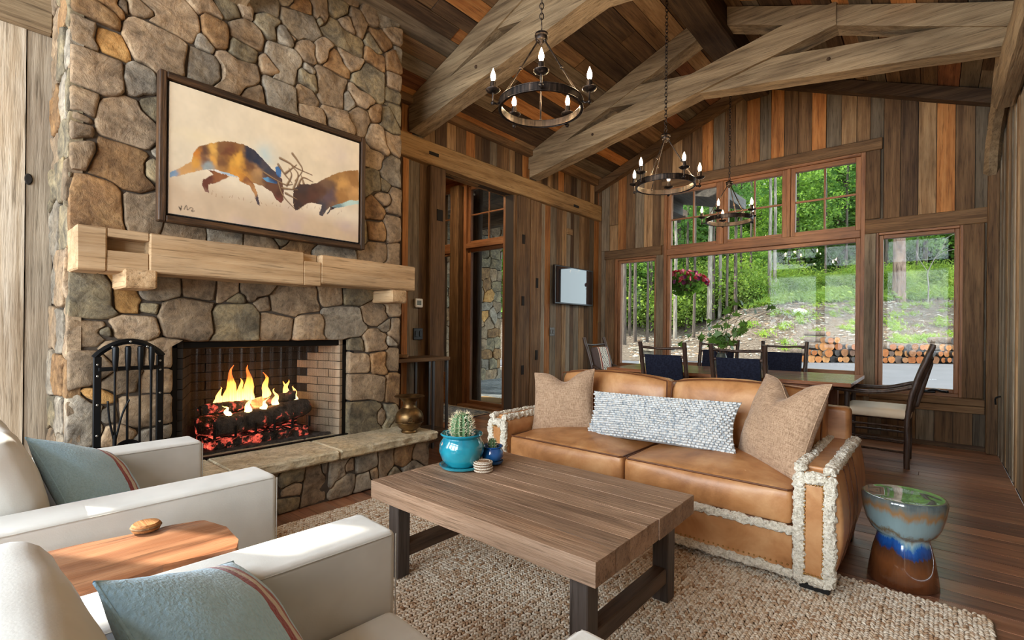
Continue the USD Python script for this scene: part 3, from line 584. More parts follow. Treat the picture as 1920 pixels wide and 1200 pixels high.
for y, z, h, r, x in ((1.335, .55, .24, .040, -3.74), (1.47, .56, .23, .036, -3.77), (1.235, .58, .10, .024, -3.73), (1.57, .57, .17, .030, -3.78), (1.63, .52, .12, .024, -3.70), (1.70, .56, .13, .026, -3.74), (1.40, .50, .10, .024, -3.66), (1.52, .50, .09, .022, -3.66), (1.27, .50, .07, .018, -3.66), (1.79, .56, .09, .02, -3.74), (1.40, .57, .14, .028, -3.80), (1.77, .50, .16, .03, -3.84)):
    t = np.linspace(0, 1, 12); ph = y*40
    pts = np.c_[x + .012*np.sin(5*t+ph), y + .03*t*np.sin(3.5*t+ph) + .012*np.sin(9*t+ph), z + 1.25*h*t]
    pts[:, 2] += .07; v, f = tube(pts, 1.12*r*np.array([.55, .85, 1, 1, .92, .8, .66, .52, .4, .27, .15, .03]), 10); v[:, 0] = x + (v[:, 0]-x)*.55
    obj("flame", rough((v, f), .012, 18, int(ph)), flame_m, fire, True)
# mesh curtain in front of the fire
scr = thing("fire_screen", "fine black mesh curtain hanging in the fireplace opening", "screen")
mesh_m = mat("chainmail", {"tc": ("texture_coordinate", {}), "mp": ("mapping", {"rotation": (.785, 0, 0), "scale": (1, 1, 1)}), "b": ("checker_texture", {"scale": 160.0, "color1": (1, 1, 1), "color2": (0, 0, 0)}), "t": ("transparent_bsdf", {"color": (1, 1, 1)}), "g": ("principled_bsdf", {"base_color": (.05, .045, .04), "metallic": .8, "roughness": .4}), "m": ("math", {"math_type": "multiply", "value2": .36}), "x": ("mix_closure", {})},
             [("tc.object", "mp.vector"), ("mp.vector", "b.vector"), ("b.fac", "m.value1"), ("m.value", "x.fac"), ("t.BSDF", "x.closure1"), ("g.BSDF", "x.closure2")], surface="x.closure")
def curtain(y0, y1):
    ys = np.linspace(y0, y1, 90); zs = np.array([.362, .7, 1.05]); v = np.array([[-3.55 + .008*math.sin(y*95), y, z] for z in zs for y in ys]); n = len(ys); f = []
    for i in range(2):
        for j in range(n-1): a = i*n+j; f += [[a, a+1, a+n+1], [a, a+n+1, a+n]]
    return v, np.array(f)
obj("mesh_panel", curtain(OY0+.035, 1.50), mesh_m, scr, True); obj("mesh_panel", curtain(1.505, OY1-.09), mesh_m, scr, True)
obj("curtain_rod", tube([(-3.55, OY0+.03, 1.057), (-3.55, OY1-.03, 1.057)], .006, 8), steel, scr)
ln = UsdLux.SphereLight.Define(stage, "/World/fire_glow"); ln.CreateRadiusAttr(.06); ln.CreateIntensityAttr(22.0); ln.CreateColorAttr(Gf.Vec3f(1.0, .45, .14)); ln.AddTranslateOp().Set(Gf.Vec3d(-3.76, 1.5, .66))

# mantel
mt = thing("mantel", "pale hewn mantel beam with old mortises across the stone chimney", "mantel")
oak = wood("mantel_oak", (124, 96, 66), (180, 148, 110), (206, 178, 142), 'y', grain=.8, bump=.5, vary=.03); oakx = wood("mantel_oak_end", (124, 96, 66), (180, 148, 110), (206, 178, 142), 'x', grain=.8, bump=.5, vary=.03)
MX0, MX1 = -3.50, -3.24
beam = [bx(MX0, MX1, .432, .555, 1.476, 1.70, .008), bx(MX0, MX1-.006, .555, .735, 1.476, 1.585, .004), bx(MX0, MX1-.006, .555, .735, 1.655, 1.70, .004), bx(MX0, MX1-.10, .555, .735, 1.58, 1.66), bx(MX0, MX1, .735, 1.60, 1.484, 1.70, .008), bx(MX0, MX1, 1.60, 1.72, 1.484, 1.655, .004), bx(MX0, MX1-.06, 1.60, 1.72, 1.65, 1.70, .003), bx(MX0, MX1, 1.72, 2.545, 1.50, 1.70, .01)]
beam[5] = bx(MX0, MX1, 1.60, 1.72, 1.484, 1.645, .004)
obj("beam", join([rough(subdiv(b, .07), .004, 6, k) for k, b in enumerate(beam)]), oak, mt)
for y in (.62, 2.30): obj("corbel", rough(subdiv(bx(-3.52, -3.225, y, y+.15, 1.395, 1.495, .01), .06), .004, 8, int(y*9)), oakx, mt)

# painting over the mantel
pt = thing("painting", "framed painting of two sparring elk on the stone chimney", "painting")
PY0, PY1, PZ0, PZ1, PX = .803, 2.150, 1.80, 2.672, -3.405
fr = wood("frame_wood", (24, 18, 14), (58, 42, 30), (120, 84, 52), 'y', grain=1.5, rough=.5, bump=.5, vary=.03); frz = wood("frame_wood_v", (24, 18, 14), (58, 42, 30), (120, 84, 52), 'z', grain=1.5, rough=.5, bump=.5, vary=.03)
obj("backing", bx(-3.435, PX+.0, PY0+.03, PY1-.03, PZ0+.03, PZ1-.03), plain("frame_black", (14, 13, 13), .6), pt)
for a, b in ((PY0, PY0+.038), (PY1-.038, PY1)): obj("frame", bx(-3.435, PX+.035, a, b, PZ0, PZ1, .006), frz, pt)
for a, b in ((PZ0, PZ0+.038), (PZ1-.038, PZ1)): obj("frame", bx(-3.435, PX+.035, PY0+.038, PY1-.038, a, b, .006), fr, pt)
# the canvas: colours brushed on vertex by vertex, in the tracing's own coordinates
Hs = np.array([(62, 85), (1257, 490), (1243, 1140), (50, 955)], float); Hd = np.array([(0, 0), (1, 0), (1, 1), (0, 1)], float)
A_ = []
for (x, y), (u, v) in zip(Hs, Hd): A_ += [[x, y, 1, 0, 0, 0, -u*x, -u*y], [0, 0, 0, x, y, 1, -v*x, -v*y]]
hm = np.append(np.linalg.solve(np.array(A_), Hd.ravel()), 1).reshape(3, 3)
def uvp(pts):
    q = np.c_[np.array(pts, float), np.ones(len(pts))] @ hm.T; return q[:, :2]/q[:, 2:]*[1.87, 1.0]
NU, NV = 330, 190
gu, gv = np.meshgrid(np.linspace(0, 1.87, NU), np.linspace(0, 1, NV)); P2 = np.c_[gu.ravel(), gv.ravel()]; pn = lambda s, k: meshkit.fbm(np.c_[P2*s, np.full(len(P2), k)], 4)
SR = lambda c: np.array(lin(c))
bgA, bgB, bgC = SR((222, 207, 181)), SR((200, 177, 150)), SR((230, 218, 198))
g1 = np.clip((P2[:, 1]-.62 + .25*(pn(3, 1)-.5))/.22, 0, 1)[:, None]; col = bgA*(1-g1) + bgB*g1
b1 = (np.clip(1-np.abs(P2[:, 1]-.66-.10*(P2[:, 0]-.9))/.16, 0, 1)*np.clip((P2[:, 0]-.25)*1.5, 0, 1)*.8)[:, None]; col = col*(1-b1) + bgC*b1
col *= (.90 + .2*pn(6, 2) + .10*(pn(22, 3)-.5))[:, None]
lil = (np.clip(pn(3.5, 9)-.55, 0, 1)*1.6*g1[:, 0])[:, None]; col = col*(1-lil) + SR((190, 168, 172))*lil
def smear(c, p, r, a):
    global col
    q = uvp([p])[0]; k = (a*np.exp(-(((P2-q)/np.array(r))**2).sum(1)) * (.5+pn(9, 5)))[:, None]; k = np.clip(k, 0, 1); col = col*(1-k) + SR(c)*k
smear((150, 196, 214), (670, 575), (.10, .10), .55); smear((196, 182, 190), (1120, 560), (.2, .14), .25); smear((232, 214, 168), (330, 480), (.3, .06), .3)
jx = np.c_[pn(28, 11)-.5, pn(28, 12)-.5]*.016
def paint(pts, anchors, a=1.0):
    """fill an outline with colours that run between anchor points"""
    global col
    pg = Polygon(uvp(pts)).buffer(0); m = shapely.contains_xy(pg, *(P2 + jx).T)
    if not m.any(): return
    q = uvp([k[0] for k in anchors]); cs_ = np.array([SR(k[1]) for k in anchors]); d = (((P2 + np.c_[pn(7, 31)-.5, pn(7, 32)-.5]*.14 + np.c_[pn(24, 33)-.5, pn(24, 34)-.5]*.05)[m][:, None] - q[None])**2).sum(-1) + 4e-4; w = 1/d**1.9; w /= w.sum(1, keepdims=True)
    c = (w @ cs_)*(.82 + .36*pn(16, 6)[m])[:, None]; col[m] = col[m]*(1-a) + c*a
paint([(62, 720), (62, 690), (130, 655), (195, 618), (212, 560), (240, 518), (300, 500), (370, 482), (450, 482), (530, 503), (595, 540), (645, 590), (690, 645), (735, 690), (768, 730), (778, 800), (776, 868), (758, 882), (735, 868), (700, 812), (640, 772), (585, 752), (540, 760), (500, 722), (440, 702), (380, 682), (310, 668), (250, 674), (180, 692), (110, 712)],
      [((80, 705), (120, 150, 178)), ((140, 675), (196, 150, 96)), ((205, 620), (206, 150, 70)), ((225, 560), (190, 120, 50)), ((275, 545), (96, 66, 52)), ((280, 610), (120, 84, 62)), ((345, 520), (214, 164, 84)), ((345, 610), (212, 156, 76)), ((300, 655), (150, 160, 160)), ((410, 520), (126, 88, 58)), ((400, 610), (120, 82, 54)), ((455, 560), (110, 66, 46)), ((490, 600), (222, 164, 72)), ((500, 680), (214, 150, 64)), ((560, 560), (44, 50, 66)), ((620, 600), (40, 50, 70)), ((560, 650), (112, 76, 54)), ((610, 690), (176, 136, 92)), ((680, 680), (58, 62, 76)), ((700, 760), (104, 70, 54)), ((745, 820), (84, 54, 44)), ((752, 868), (120, 70, 60))])
paint([(305, 670), (335, 700), (268, 732), (264, 765), (282, 816), (304, 822), (302, 770), (370, 748), (432, 712), (385, 682)], [((300, 740), (100, 56, 44)), ((290, 800), (130, 96, 84)), ((400, 710), (150, 96, 60))])
paint([(490, 690), (500, 742), (560, 770), (592, 825), (612, 893), (628, 905), (612, 825), (592, 765), (560, 725), (525, 695)], [((500, 700), (206, 140, 62)), ((560, 750), (140, 90, 58)), ((585, 790), (190, 140, 90)), ((615, 870), (70, 62, 70))])
paint([(300, 668), (360, 670), (430, 690), (492, 715), (440, 708), (370, 688)], [((340, 675), (236, 230, 220)), ((450, 700), (170, 190, 205))])
paint([(1250, 668), (1180, 670), (1100, 692), (1040, 718), (990, 750), (930, 762), (880, 758), (845, 790), (834, 830), (838, 905), (852, 932), (880, 922), (922, 885), (955, 882), (1018, 893), (1000, 962), (1022, 966), (1062, 910), (1110, 905), (1170, 880), (1250, 860)],
      [((1200, 700), (150, 108, 64)), ((1225, 800), (196, 150, 96)), ((1130, 760), (200, 152, 90)), ((1100, 720), (150, 112, 66)), ((1050, 760), (110, 84, 66)), ((1060, 830), (96, 78, 84)), ((990, 800), (92, 64, 52)), ((960, 860), (84, 54, 46)), ((900, 790), (66, 52, 52)), ((870, 860), (74, 52, 46)), ((855, 920), (60, 46, 46)), ((1020, 920), (70, 66, 74)), ((1140, 850), (166, 120, 70))])
paint([(1065, 910), (1120, 890), (1200, 862), (1250, 868), (1250, 884), (1160, 905), (1090, 918)], [((1100, 908), (120, 150, 160)), ((1200, 880), (186, 214, 208))])
paint([(1045, 955), (1075, 905), (1105, 912), (1070, 930), (1050, 960)], [((1070, 920), (44, 44, 56))])
for e in ([(728, 650), (745, 640), (765, 660), (762, 710), (745, 718), (730, 690)], [(640, 720), (680, 718), (740, 745), (730, 758), (670, 745)]): paint(e, [((745, 670), (70, 116, 168)), ((680, 730), (96, 150, 190)), ((735, 700), (40, 60, 100))])
def stroke(pts, w0, w1, c, al=1.0):
    global col
    q = curve(uvp(pts), 6); d = np.full(len(P2), 9.0); ww = np.linspace(w0, w1, len(q)-1)
    for a, b, w in zip(q[:-1], q[1:], ww):
        ab = b-a; t = np.clip(((P2-a) @ ab)/(ab @ ab + 1e-12), 0, 1); d = np.minimum(d, np.linalg.norm(P2-a-t[:, None]*ab, axis=1)/w)
    k = np.clip(1.6-d*1.1, 0, 1)[:, None]*al; col = col*(1-k) + SR(c)*k
for a in ([(655, 685), (720, 728), (790, 765), (835, 762)], [(745, 632), (785, 695), (830, 752)], [(757, 590), (815, 622), (860, 655), (958, 700)], [(835, 560), (868, 608), (897, 670), (850, 740)], [(745, 752), (775, 838), (846, 922)], [(768, 788), (866, 800)], [(790, 820), (863, 862)], [(790, 690), (862, 634)], [(868, 770), (900, 718), (962, 745)], [(905, 758), (888, 700)], [(798, 770), (828, 705), (812, 655)], [(840, 790), (870, 700), (830, 640)]):
    stroke(a, .011, .004, (92, 66, 50)); stroke([(x-2, y-4) for x, y in a], .005, .002, (190, 160, 122), .5)
for k in range(26):
    x = 290 + k*34 + rng.uniform(-14, 14); y = 815 + (x-290)*.16 + rng.uniform(-18, 28); stroke([(x, y), (x+rng.uniform(-10, 14), y-rng.uniform(10, 26))], .003, .0015, (146, 108, 78), .6)
stroke([(118, 915), (126, 930), (134, 908), (128, 938)], .004, .003, (60, 48, 40)); stroke([(150, 930), (165, 905), (170, 935), (192, 918), (205, 926)], .003, .002, (60, 48, 40)); stroke([(196, 940), (204, 932), (202, 946), (214, 940)], .003, .002, (60, 48, 40))
cy, cz = PY0+.052, PZ0+.052; cw, chh = PY1-PY0-.104, PZ1-PZ0-.104
cv = np.c_[np.full(len(P2), PX+.022), cy + P2[:, 0]/1.87*cw, cz + (1-P2[:, 1])*chh]; ii = np.arange(NU*NV).reshape(NV, NU)
cf = np.vstack([np.stack([ii[:-1, :-1], ii[1:, :-1], ii[1:, 1:]], -1).reshape(-1, 3), np.stack([ii[:-1, :-1], ii[1:, 1:], ii[:-1, 1:]], -1).reshape(-1, 3)])
canvas_m = mat("canvas_paint", {"a": ("attribute", {"attribute": "paint"}), "p": ("principled_bsdf", {"roughness": .6, "specular_ior_level": .3})}, [("a.color", "p.base_color")])
cp = obj("canvas", (cv, cf), canvas_m, pt)
UsdGeom.PrimvarsAPI(cp).CreatePrimvar("paint", Sdf.ValueTypeNames.Color3fArray, "vertex").Set(Vt.Vec3fArray.FromNumpy(np.clip(col, 0, 1).astype(np.float32)))
obj("canvas_edge", bx(PX, PX+.0205, cy, cy+cw, cz, cz+chh), plain("canvas_side", (230, 224, 214), .8), pt)

# fireside tools in their stand
iron = plain("tool_iron", (26, 27, 29), .42, .75)
tx = -3.30
stand = thing("tool_stand", "black riveted iron fire-tool stand with an arched top on the hearth", "stand")
obj("frame_bar", bx(tx-.012, tx+.012, .512, .545, .368, 1.03, .003), iron, stand); obj("frame_bar", bx(tx-.012, tx+.012, .785, .818, .368, 1.03, .003), iron, stand)
arc = [(tx, .515+.30*t, 1.025 + .085*math.sin(PI*t)**.8) for t in np.linspace(0, 1, 14)]
v, f = tube(arc, .017, 6); v[:, 0] = tx + (v[:, 0]-tx)*.6
obj("arch", (v, f), iron, stand); obj("cross_bar", bx(tx-.008, tx+.03, .53, .80, .955, .975, .002), iron, stand); obj("base_plate", bx(tx-.07, tx+.07, .5, .83, .358, .370, .003), iron, stand)
riv = plain("rivet", (170, 168, 160), .35, .9)
for p in [(.528, z) for z in (.45, .62, .78, .93, .99)] + [(.80, z) for z in (.5, .66, .82, .95, 1.0)] + [(.59, 1.08), (.665, 1.108), (.74, 1.08)]: obj("rivet", ball(.006, (tx+.013, *p), 1, (.6, 1, 1)), riv, stand)
def tool(name, lab, y, extra):
    t = thing(name, lab, "fire tool"); x = tx+.045
    obj("handle", tube([(x, y, .955), (x, y, 1.01), (x, y, 1.075), (x, y, 1.085)], [.010, .014, .015, .010], 8), iron, t, True)
    obj("shaft", tube([(x, y, .44), (x-.005, y, .97)], .006, 6), iron, t)
    for n, m in extra(x, y): obj(n, m, iron, t, True)
tool("fire_tongs", "iron log tongs, leftmost tool hanging in the fireside stand", .595, lambda x, y: [("jaw", tube(curve([(x, y+.005, .60), (x, y+.03, .72), (x, y+.06, .80)], 5), .005, 6)), ("jaw", tube(curve([(x, y-.005, .60), (x, y-.022, .70), (x, y-.03, .80)], 5), .005, 6)), ("tip", tube([(x, y, .38), (x, y, .62)], .009, 6))])
tool("fire_shovel", "iron ash shovel with a round pan, second tool in the fireside stand", .648, lambda x, y: [("pan", xf(lathe([(.012, .0), (.045, .006), (.062, .02), (.066, .04), (.060, .04), (.04, .012), (.012, .008)], 20), (x+.0, y, .515), 0, 0, 70))])
tool("fire_poker", "straight iron poker, third tool in the fireside stand", .702, lambda x, y: [("hook", tube(curve([(x, y, .45), (x, y, .42), (x, y+.03, .43)], 5), .006, 6))])
tool("fire_brush", "iron-handled hearth brush, rightmost tool in the fireside stand", .752, lambda x, y: [("bristles", lathe([(.012, .38), (.024, .37), (.02, .44), (.009, .46)], 12)[0] + np.array([x, y, 0]), ) and ("bristles", (lathe([(.026, .375), (.024, .42), (.012, .46), (.006, .465)], 12)[0] + np.array([x, y, 0]), lathe([(.026, .375), (.024, .42), (.012, .46), (.006, .465)], 12)[1]))])
# brass spittoon on the hearth
brass = mat("aged_brass", {"tc": ("texture_coordinate", {}), "n": ("noise_texture", {"scale": 14.0, "detail": 5.0}), "r": ("rgb_ramp", {"ramp": [(.3, lin((70, 52, 34))), (.55, lin((122, 96, 62))), (.8, lin((160, 130, 84)))]}), "p": ("principled_bsdf", {"metallic": .9, "roughness": .38})}, [("tc.object", "n.vector"), ("n.fac", "r.fac"), ("r.color", "p.base_color")])
sp = thing("spittoon", "brown brass spittoon with a flared rim on the end of the hearth", "spittoon", (-3.21, 2.47, .354))
obj("body", lathe([(0, .0), (.062, 0), (.066, .008), (.058, .02), (.086, .045), (.108, .085), (.112, .105), (.110, .135), (.098, .165), (.072, .188), (.056, .20)], 40), brass, sp, 50)
obj("band", ring(.112, .003, 40, 6, .085), brass, sp, True); obj("neck", lathe([(.056, .198), (.058, .205), (.05, .215), (.05, .24), (.062, .262), (.085, .278)], 40), brass, sp, 60)
obj("rim", lathe([(.085, .278), (.118, .286), (.122, .291), (.118, .294), (.085, .285), (.06, .266), (.045, .24)], 40), brass, sp, 60)
obj("emblem", join([ring(.016, .003, 14, 6), xf(bx(-.02, .03, -.003, .003, -.003, .003), (0, -.018, 0), -8)]), brass, sp); UsdGeom.Xformable(stage.GetPrimAtPath(str(sp.GetPath())+"/emblem")).AddTransformOp().Set(Gf.Matrix4d(.53, .85, 0, 0, 0, 0, 1, 0, .85, -.53, 0, 0, .094, -.059, .115, 1))
# ------------------------------------------------------------------ rug
RUG = (-2.93, .20, -.35, 2.86)
rug = thing("rug", "large braided natural jute rug under the coffee table", "rug")
jute_d = plain("jute_base", (116, 94, 70), .95, vary=.3, bscale=120)
x0, x1, y0, y1 = RUG
g = sbox(x0+.04, y0+.04, x1-.04, y1-.04).buffer(.04)
obj("backing", prism(g, 0.0005, .007), jute_d, rug)
jute = mat("jute", {"oi": ("object_info", {}), "tc": ("texture_coordinate", {}), "n": ("noise_texture", {"scale": 260.0, "detail": 2.0}), "r": ("rgb_ramp", {"ramp": [(0, lin((172, 136, 104))), (.16, lin((206, 180, 152))), (.5, lin((226, 210, 190))), (1, lin((236, 226, 210)))]}),
                    "r2": ("rgb_ramp", {"ramp": [(.3, (.62, .58, .54)), (.6, (1.05, 1.04, 1.02))]}), "mx": ("mix_color", {"blend_type": "multiply", "fac": .8, "use_clamp": False}), "p": ("principled_bsdf", {"roughness": .9, "specular_ior_level": .15})},
           [("oi.random", "r.fac"), ("r.color", "mx.a"), ("tc.object", "n.vector"), ("n.fac", "r2.fac"), ("r2.color", "mx.b"), ("mx.result", "p.base_color")])
pi = UsdGeom.PointInstancer.Define(stage, str(rug.GetPath()) + "/braid"); tag(pi.GetPrim(), kind="stuff")
ta = np.linspace(-1, 1, 6); sv, sf = tube(np.c_[ta*.0125, .003*(1-ta**2), .006*(1-ta**2)**.6 + .003], np.array([.35, .85, 1, 1, .85, .35])*.0060, 5)
protos = UsdGeom.Scope.Define(stage, str(pi.GetPath()) + "/kinds"); pm = usdkit.mesh(stage, str(pi.GetPath()) + "/kinds/strand", (sv, sf), jute, True); pi.CreatePrototypesRel().SetTargets([pm.GetPath()])
px_, py_ = [], []; rr = np.random.default_rng(3); pos, qs = [], []
for i, xx in enumerate(np.arange(x0+.010, x1-.006, .0150)):
    ys = np.arange(y0+.010, y1-.006, .0168) + (i % 2)*.0084; k = len(ys)
    ok = shapely.contains_xy(g.buffer(-.006), np.full(k, xx), ys); ys = ys[ok]; k = len(ys)
    a = (1 if i % 2 else -1)*rr.normal(.62, .09, k) + PI/2
    pos.append(np.c_[np.full(k, xx)+rr.normal(0, .0016, k), ys+rr.normal(0, .0015, k), np.full(k, .0060)+rr.normal(0, .0008, k)]); qs.append(a)
pos = np.vstack(pos); qa = np.concatenate(qs)
pi.CreatePositionsAttr(Vt.Vec3fArray.FromNumpy(pos.astype(np.float32))); pi.CreateProtoIndicesAttr(Vt.IntArray.FromNumpy(np.zeros(len(pos), np.int32)))
pi.CreateOrientationsAttr(Vt.QuathArray([Gf.Quath(float(math.cos(a/2)), 0, 0, float(math.sin(a/2))) for a in qa]))
ZR_ = .0205

# ------------------------------------------------------------------ coffee table
ct = thing("coffee_table", "low reclaimed plank coffee table on dark trestle legs", "coffee table", (-1.41, 1.755, ZR_))
tb = wood("table_planks", (92, 68, 52), (150, 120, 96), (180, 150, 126), 'x', grain=1.0, bump=.5, vary=.10, rough=.62)
ye = np.linspace(-.42, .42, 8) + np.array([0, .01, -.008, .012, -.01, .006, -.006, 0])
for k in range(7):
    m = rough(subdiv(bx(-.615+rng.uniform(-.004, .004), .615+rng.uniform(-.004, .004), ye[k]+.0013, ye[k+1]-.0013, .368, .450, .0012), .09), .002, 6, k); obj("plank", m, tb, ct, 40)
leg_m = wood("table_leg", (40, 32, 28), (72, 62, 56), (96, 86, 80), 'z', rough=.5, bump=.2, vary=.05); leg_x = wood("table_leg_rail", (44, 32, 24), (84, 64, 50), (112, 88, 70), 'y', rough=.5, bump=.2, vary=.05)
for sx in (-1, 1):
    for sy in (-1, 1): obj("leg", bx(sx*.515-.036, sx*.515+.036, sy*.325-.036, sy*.325+.036, 0, .368, .004), leg_m, ct)
    obj("stretcher", bx(sx*.515-.03, sx*.515+.03, -.289, .289, .085, .15, .004), leg_x, ct)
TZ = ZR_+.4515

def glazed(name, c1, c2, rough=.12):
    return mat(name, {"tc": ("texture_coordinate", {}), "n": ("noise_texture", {"scale": 9.0, "detail": 3.0}), "r": ("rgb_ramp", {"ramp": [(.35, lin(c1)), (.65, lin(c2))]}), "p": ("principled_bsdf", {"roughness": rough, "coat_weight": .8, "coat_roughness": .04})}, [("tc.object", "n.vector"), ("n.fac", "r.fac"), ("r.color", "p.base_color")])
soil = plain("soil", (52, 40, 30), .95, bump=.8, bscale=120)
cac_g = plain("cactus_green", (86, 118, 78), .7, vary=.25, bscale=30); spine_m = plain("cactus_spine", (226, 216, 186), .7)
def cactus(par, r, h, z0, ribs, rows):
    an = np.linspace(0, 2*PI, ribs*8, endpoint=False); t = np.linspace(0, 1, 22); prof = np.sqrt(np.clip(1-np.clip((t-.55)/.45, 0, 1)**2.2, 0, 1))*np.clip(.82+.5*t, 0, 1); rm = 1 + .13*np.cos(an*ribs)
    v = np.stack([(r*prof[:, None]*rm)*np.cos(an), (r*prof[:, None]*rm)*np.sin(an), np.repeat((z0+h*t)[:, None], len(an), 1)], -1).reshape(-1, 3); n = len(an); f = []
    for i in range(len(t)-1):
        for j in range(n): a, b = i*n+j, i*n+(j+1) % n; f += [[a, b, b+n], [a, b+n, a+n]]
    obj("cactus_stem", (v, np.array(f)), cac_g, par, True); sp_ = []; q = np.random.default_rng(9)
    for i in range(ribs):
        a0 = 2*PI*i/ribs
        for k in range(rows):
            tt = (k+.6)/rows; pr_ = math.sqrt(max(0, 1-max((tt-.55)/.45, 0)**2.2))*min(.82+.5*tt, 1); base = np.array([r*pr_*1.12*math.cos(a0), r*pr_*1.12*math.sin(a0), z0+h*tt])
            for s in range(6):
                d = np.array([math.cos(a0), math.sin(a0), .25+.5*tt]) + q.normal(0, .75, 3); d /= np.linalg.norm(d); sp_.append(tube([base, base+d*r*.42], [.0011, .0003], 3, False))
    obj("spines", join(sp_), spine_m, par, kind="stuff")
def pot(lab, loc, R, H, m, cr, ch, ribs, rows, clab=None):
    p = thing("potted_cactus", lab, "potted cactus", loc)
    obj("saucer", lathe([(0, .001), (R*.72, .001), (R*.92, .008), (R*.98, .02), (R*.93, .021), (R*.86, .011), (0, .009)], 40), m, p, 40)
    obj("pot", lathe([(0, .012), (R*.60, .012), (R*.66, .02), (R*.86, H*.25), (R*1.0, H*.5), (R*.96, H*.70), (R*.84, H*.84), (R*.80, H*.88), (R*.90, H*.93), (R*.94, H*.965), (R*.90, H), (R*.80, H*.97), (R*.76, H*.86), (R*.7, H*.8)], 48), m, p, 60)
    obj("soil", lathe([(R*.78, H*.80), (R*.3, H*.83), (0, H*.84)], 24), soil, p, True); cactus(p, cr, ch, H*.78, ribs, rows)
pot("turquoise glazed pot holding a round spiny cactus on the coffee table", (-1.865, 1.775, TZ), .118, .182, glazed("turquoise_glaze", (18, 112, 134), (34, 146, 164)), .050, .145, 13, 9)
pot("small cobalt blue pot with a tiny cactus on the coffee table", (-1.795, 1.935, TZ), .062, .098, glazed("cobalt_glaze", (20, 66, 128), (36, 100, 162)), .020, .06, 8, 4)
cord = plain("coaster_cord", (196, 182, 164), .95, vary=.3, bscale=200); cordb = plain("coaster_tan", (150, 116, 86), .95, vary=.3, bscale=200)
for k in range(4):
    c = thing("coaster", ["bottom", "second lowest", "third lowest", "topmost"][k] + " woven round coaster in the stack on the coffee table", "coaster", (-1.735+.003*math.sin(9*k), 1.80+.003*math.cos(7*k), TZ+.0135*k), 40*k)
    obj("disc", lathe([(0, .001), (.046, .001), (.046, .011), (0, .012)], 32), cordb, c); 
    for q in (.012, .024, .036): obj("coil", ring(q, .0035, 24, 5, .0105), cordb if q < .03 else cord, c, True)
    an = np.linspace(0, 2*PI, 25)[:-1]; obj("braided_rim", join([xf(tube([(-.007, -.002, -.002), (0, .001, .0), (.007, .003, .003)], [.002, .0048, .002], 6), (.0465*math.cos(a), .0465*math.sin(a), .007), math.degrees(a)+70) for a in an]), cord, c, True)

# ------------------------------------------------------------------ sofa
leather = mat("tan_leather", {"tc": ("texture_coordinate", {}), "n": ("noise_texture", {"scale": 4.5, "detail": 6.0, "roughness": .6, "distortion": .4}), "n2": ("noise_texture", {"scale": 90.0, "detail": 3.0}), "r": ("rgb_ramp", {"ramp": [(.28, lin((136, 86, 46))), (.48, lin((178, 124, 76))), (.70, lin((204, 156, 108)))]}),
                              "b": ("bump", {"strength": .12, "distance": .004}), "p": ("principled_bsdf", {"roughness": .42, "specular_ior_level": .45, "coat_weight": .12, "coat_roughness": .35})},
              [("tc.object", "n.vector"), ("tc.object", "n2.vector"), ("n.fac", "r.fac"), ("r.color", "p.base_color"), ("n2.fac", "b.height"), ("b.normal", "p.normal")])
dleather = plain("leather_piping", (96, 54, 26), .5)
shear_m = mat("shearling", {"tc": ("texture_coordinate", {}), "v": ("voronoi_texture", {"scale": 85.0}) if False else ("noise_texture", {"scale": 90.0, "detail": 3.0, "roughness": .7}), "r": ("rgb_ramp", {"ramp": [(.32, lin((176, 164, 142))), (.5, lin((228, 219, 200))), (.7, lin((244, 239, 226)))]}), "b": ("bump", {"strength": 1.0, "distance": .012}), "p": ("principled_bsdf", {"roughness": .95, "specular_ior_level": .1, "sheen_weight": .3})},
              [("tc.object", "v.vector"), ("v.fac", "r.fac"), ("r.color", "p.base_color"), ("v.fac", "b.height"), ("b.normal", "p.normal")])
brass_n = plain("nailhead", (176, 140, 84), .35, .9); black = plain("black_paint", (18, 17, 17), .5)
def bulge(m, axis, amt, hw, hd, sgn=1, p=2.0):
    """swell one face of a cushion: amt at its middle, nothing at its rim"""
    v, f = m; v = np.array(v); o = [k for k in range(3) if k != axis]; w = np.clip(1-np.abs(v[:, o[0]]/hw)**p, 0, 1)*np.clip(1-np.abs(v[:, o[1]]/hd)**p, 0, 1)
    v[:, axis] += sgn*amt*w*(v[:, axis]*sgn > 0); return v, f
def fleece(p0, p1, w, t, up, sd_=0):
    """a curly shearling strip from p0 to p1, w wide and t thick, its face along up"""
    p0, p1, up = (np.array(q, float) for q in (p0, p1, up)); d = p1-p0; Ld = np.linalg.norm(d); ex = d/Ld; ey = np.cross(up, ex)
    m = rbox(Ld, w, t, min(w, t)*.42, (max(3, int(Ld/.008)), max(3, int(w/.008)), 2)); v, f = frame_xf(m, (p0+p1)/2, ex, ey, up)
    n = np.stack([meshkit.noise(v*95 + 13*k + sd_) - .5 for k in range(3)], -1)*.016 + np.stack([meshkit.noise(v*38 + 29*k + sd_) - .5 for k in range(3)], -1)*.012; return v+n, f
def nails(p0, p1, n_, nrm):
    p0, p1 = np.array(p0, float), np.array(p1, float); return [ball(.0048, p0+(p1-p0)*t, 1) for t in np.linspace(0, 1, n_)]
sofa = thing("sofa", "tan leather two-seat sofa trimmed with cream shearling and brass nailheads", "sofa", (-1.37, 2.57, 0))
ZB = ZR_
obj("front_rail", xf(rbox(1.76, .10, .20, .012, (8, 3, 3)), (0, .07, .165)), leather, sofa, True)
obj("base", bx(-.9, .9, .05, .92, .07, .26, .01), leather, sofa)
for z, k in ((.272, 1), (.075, 2)): obj("shearling_strip", fleece((-.89, .02, z), (.89, .02, z), .040, .035, (0, -1, 0), k), shear_m, sofa, True)
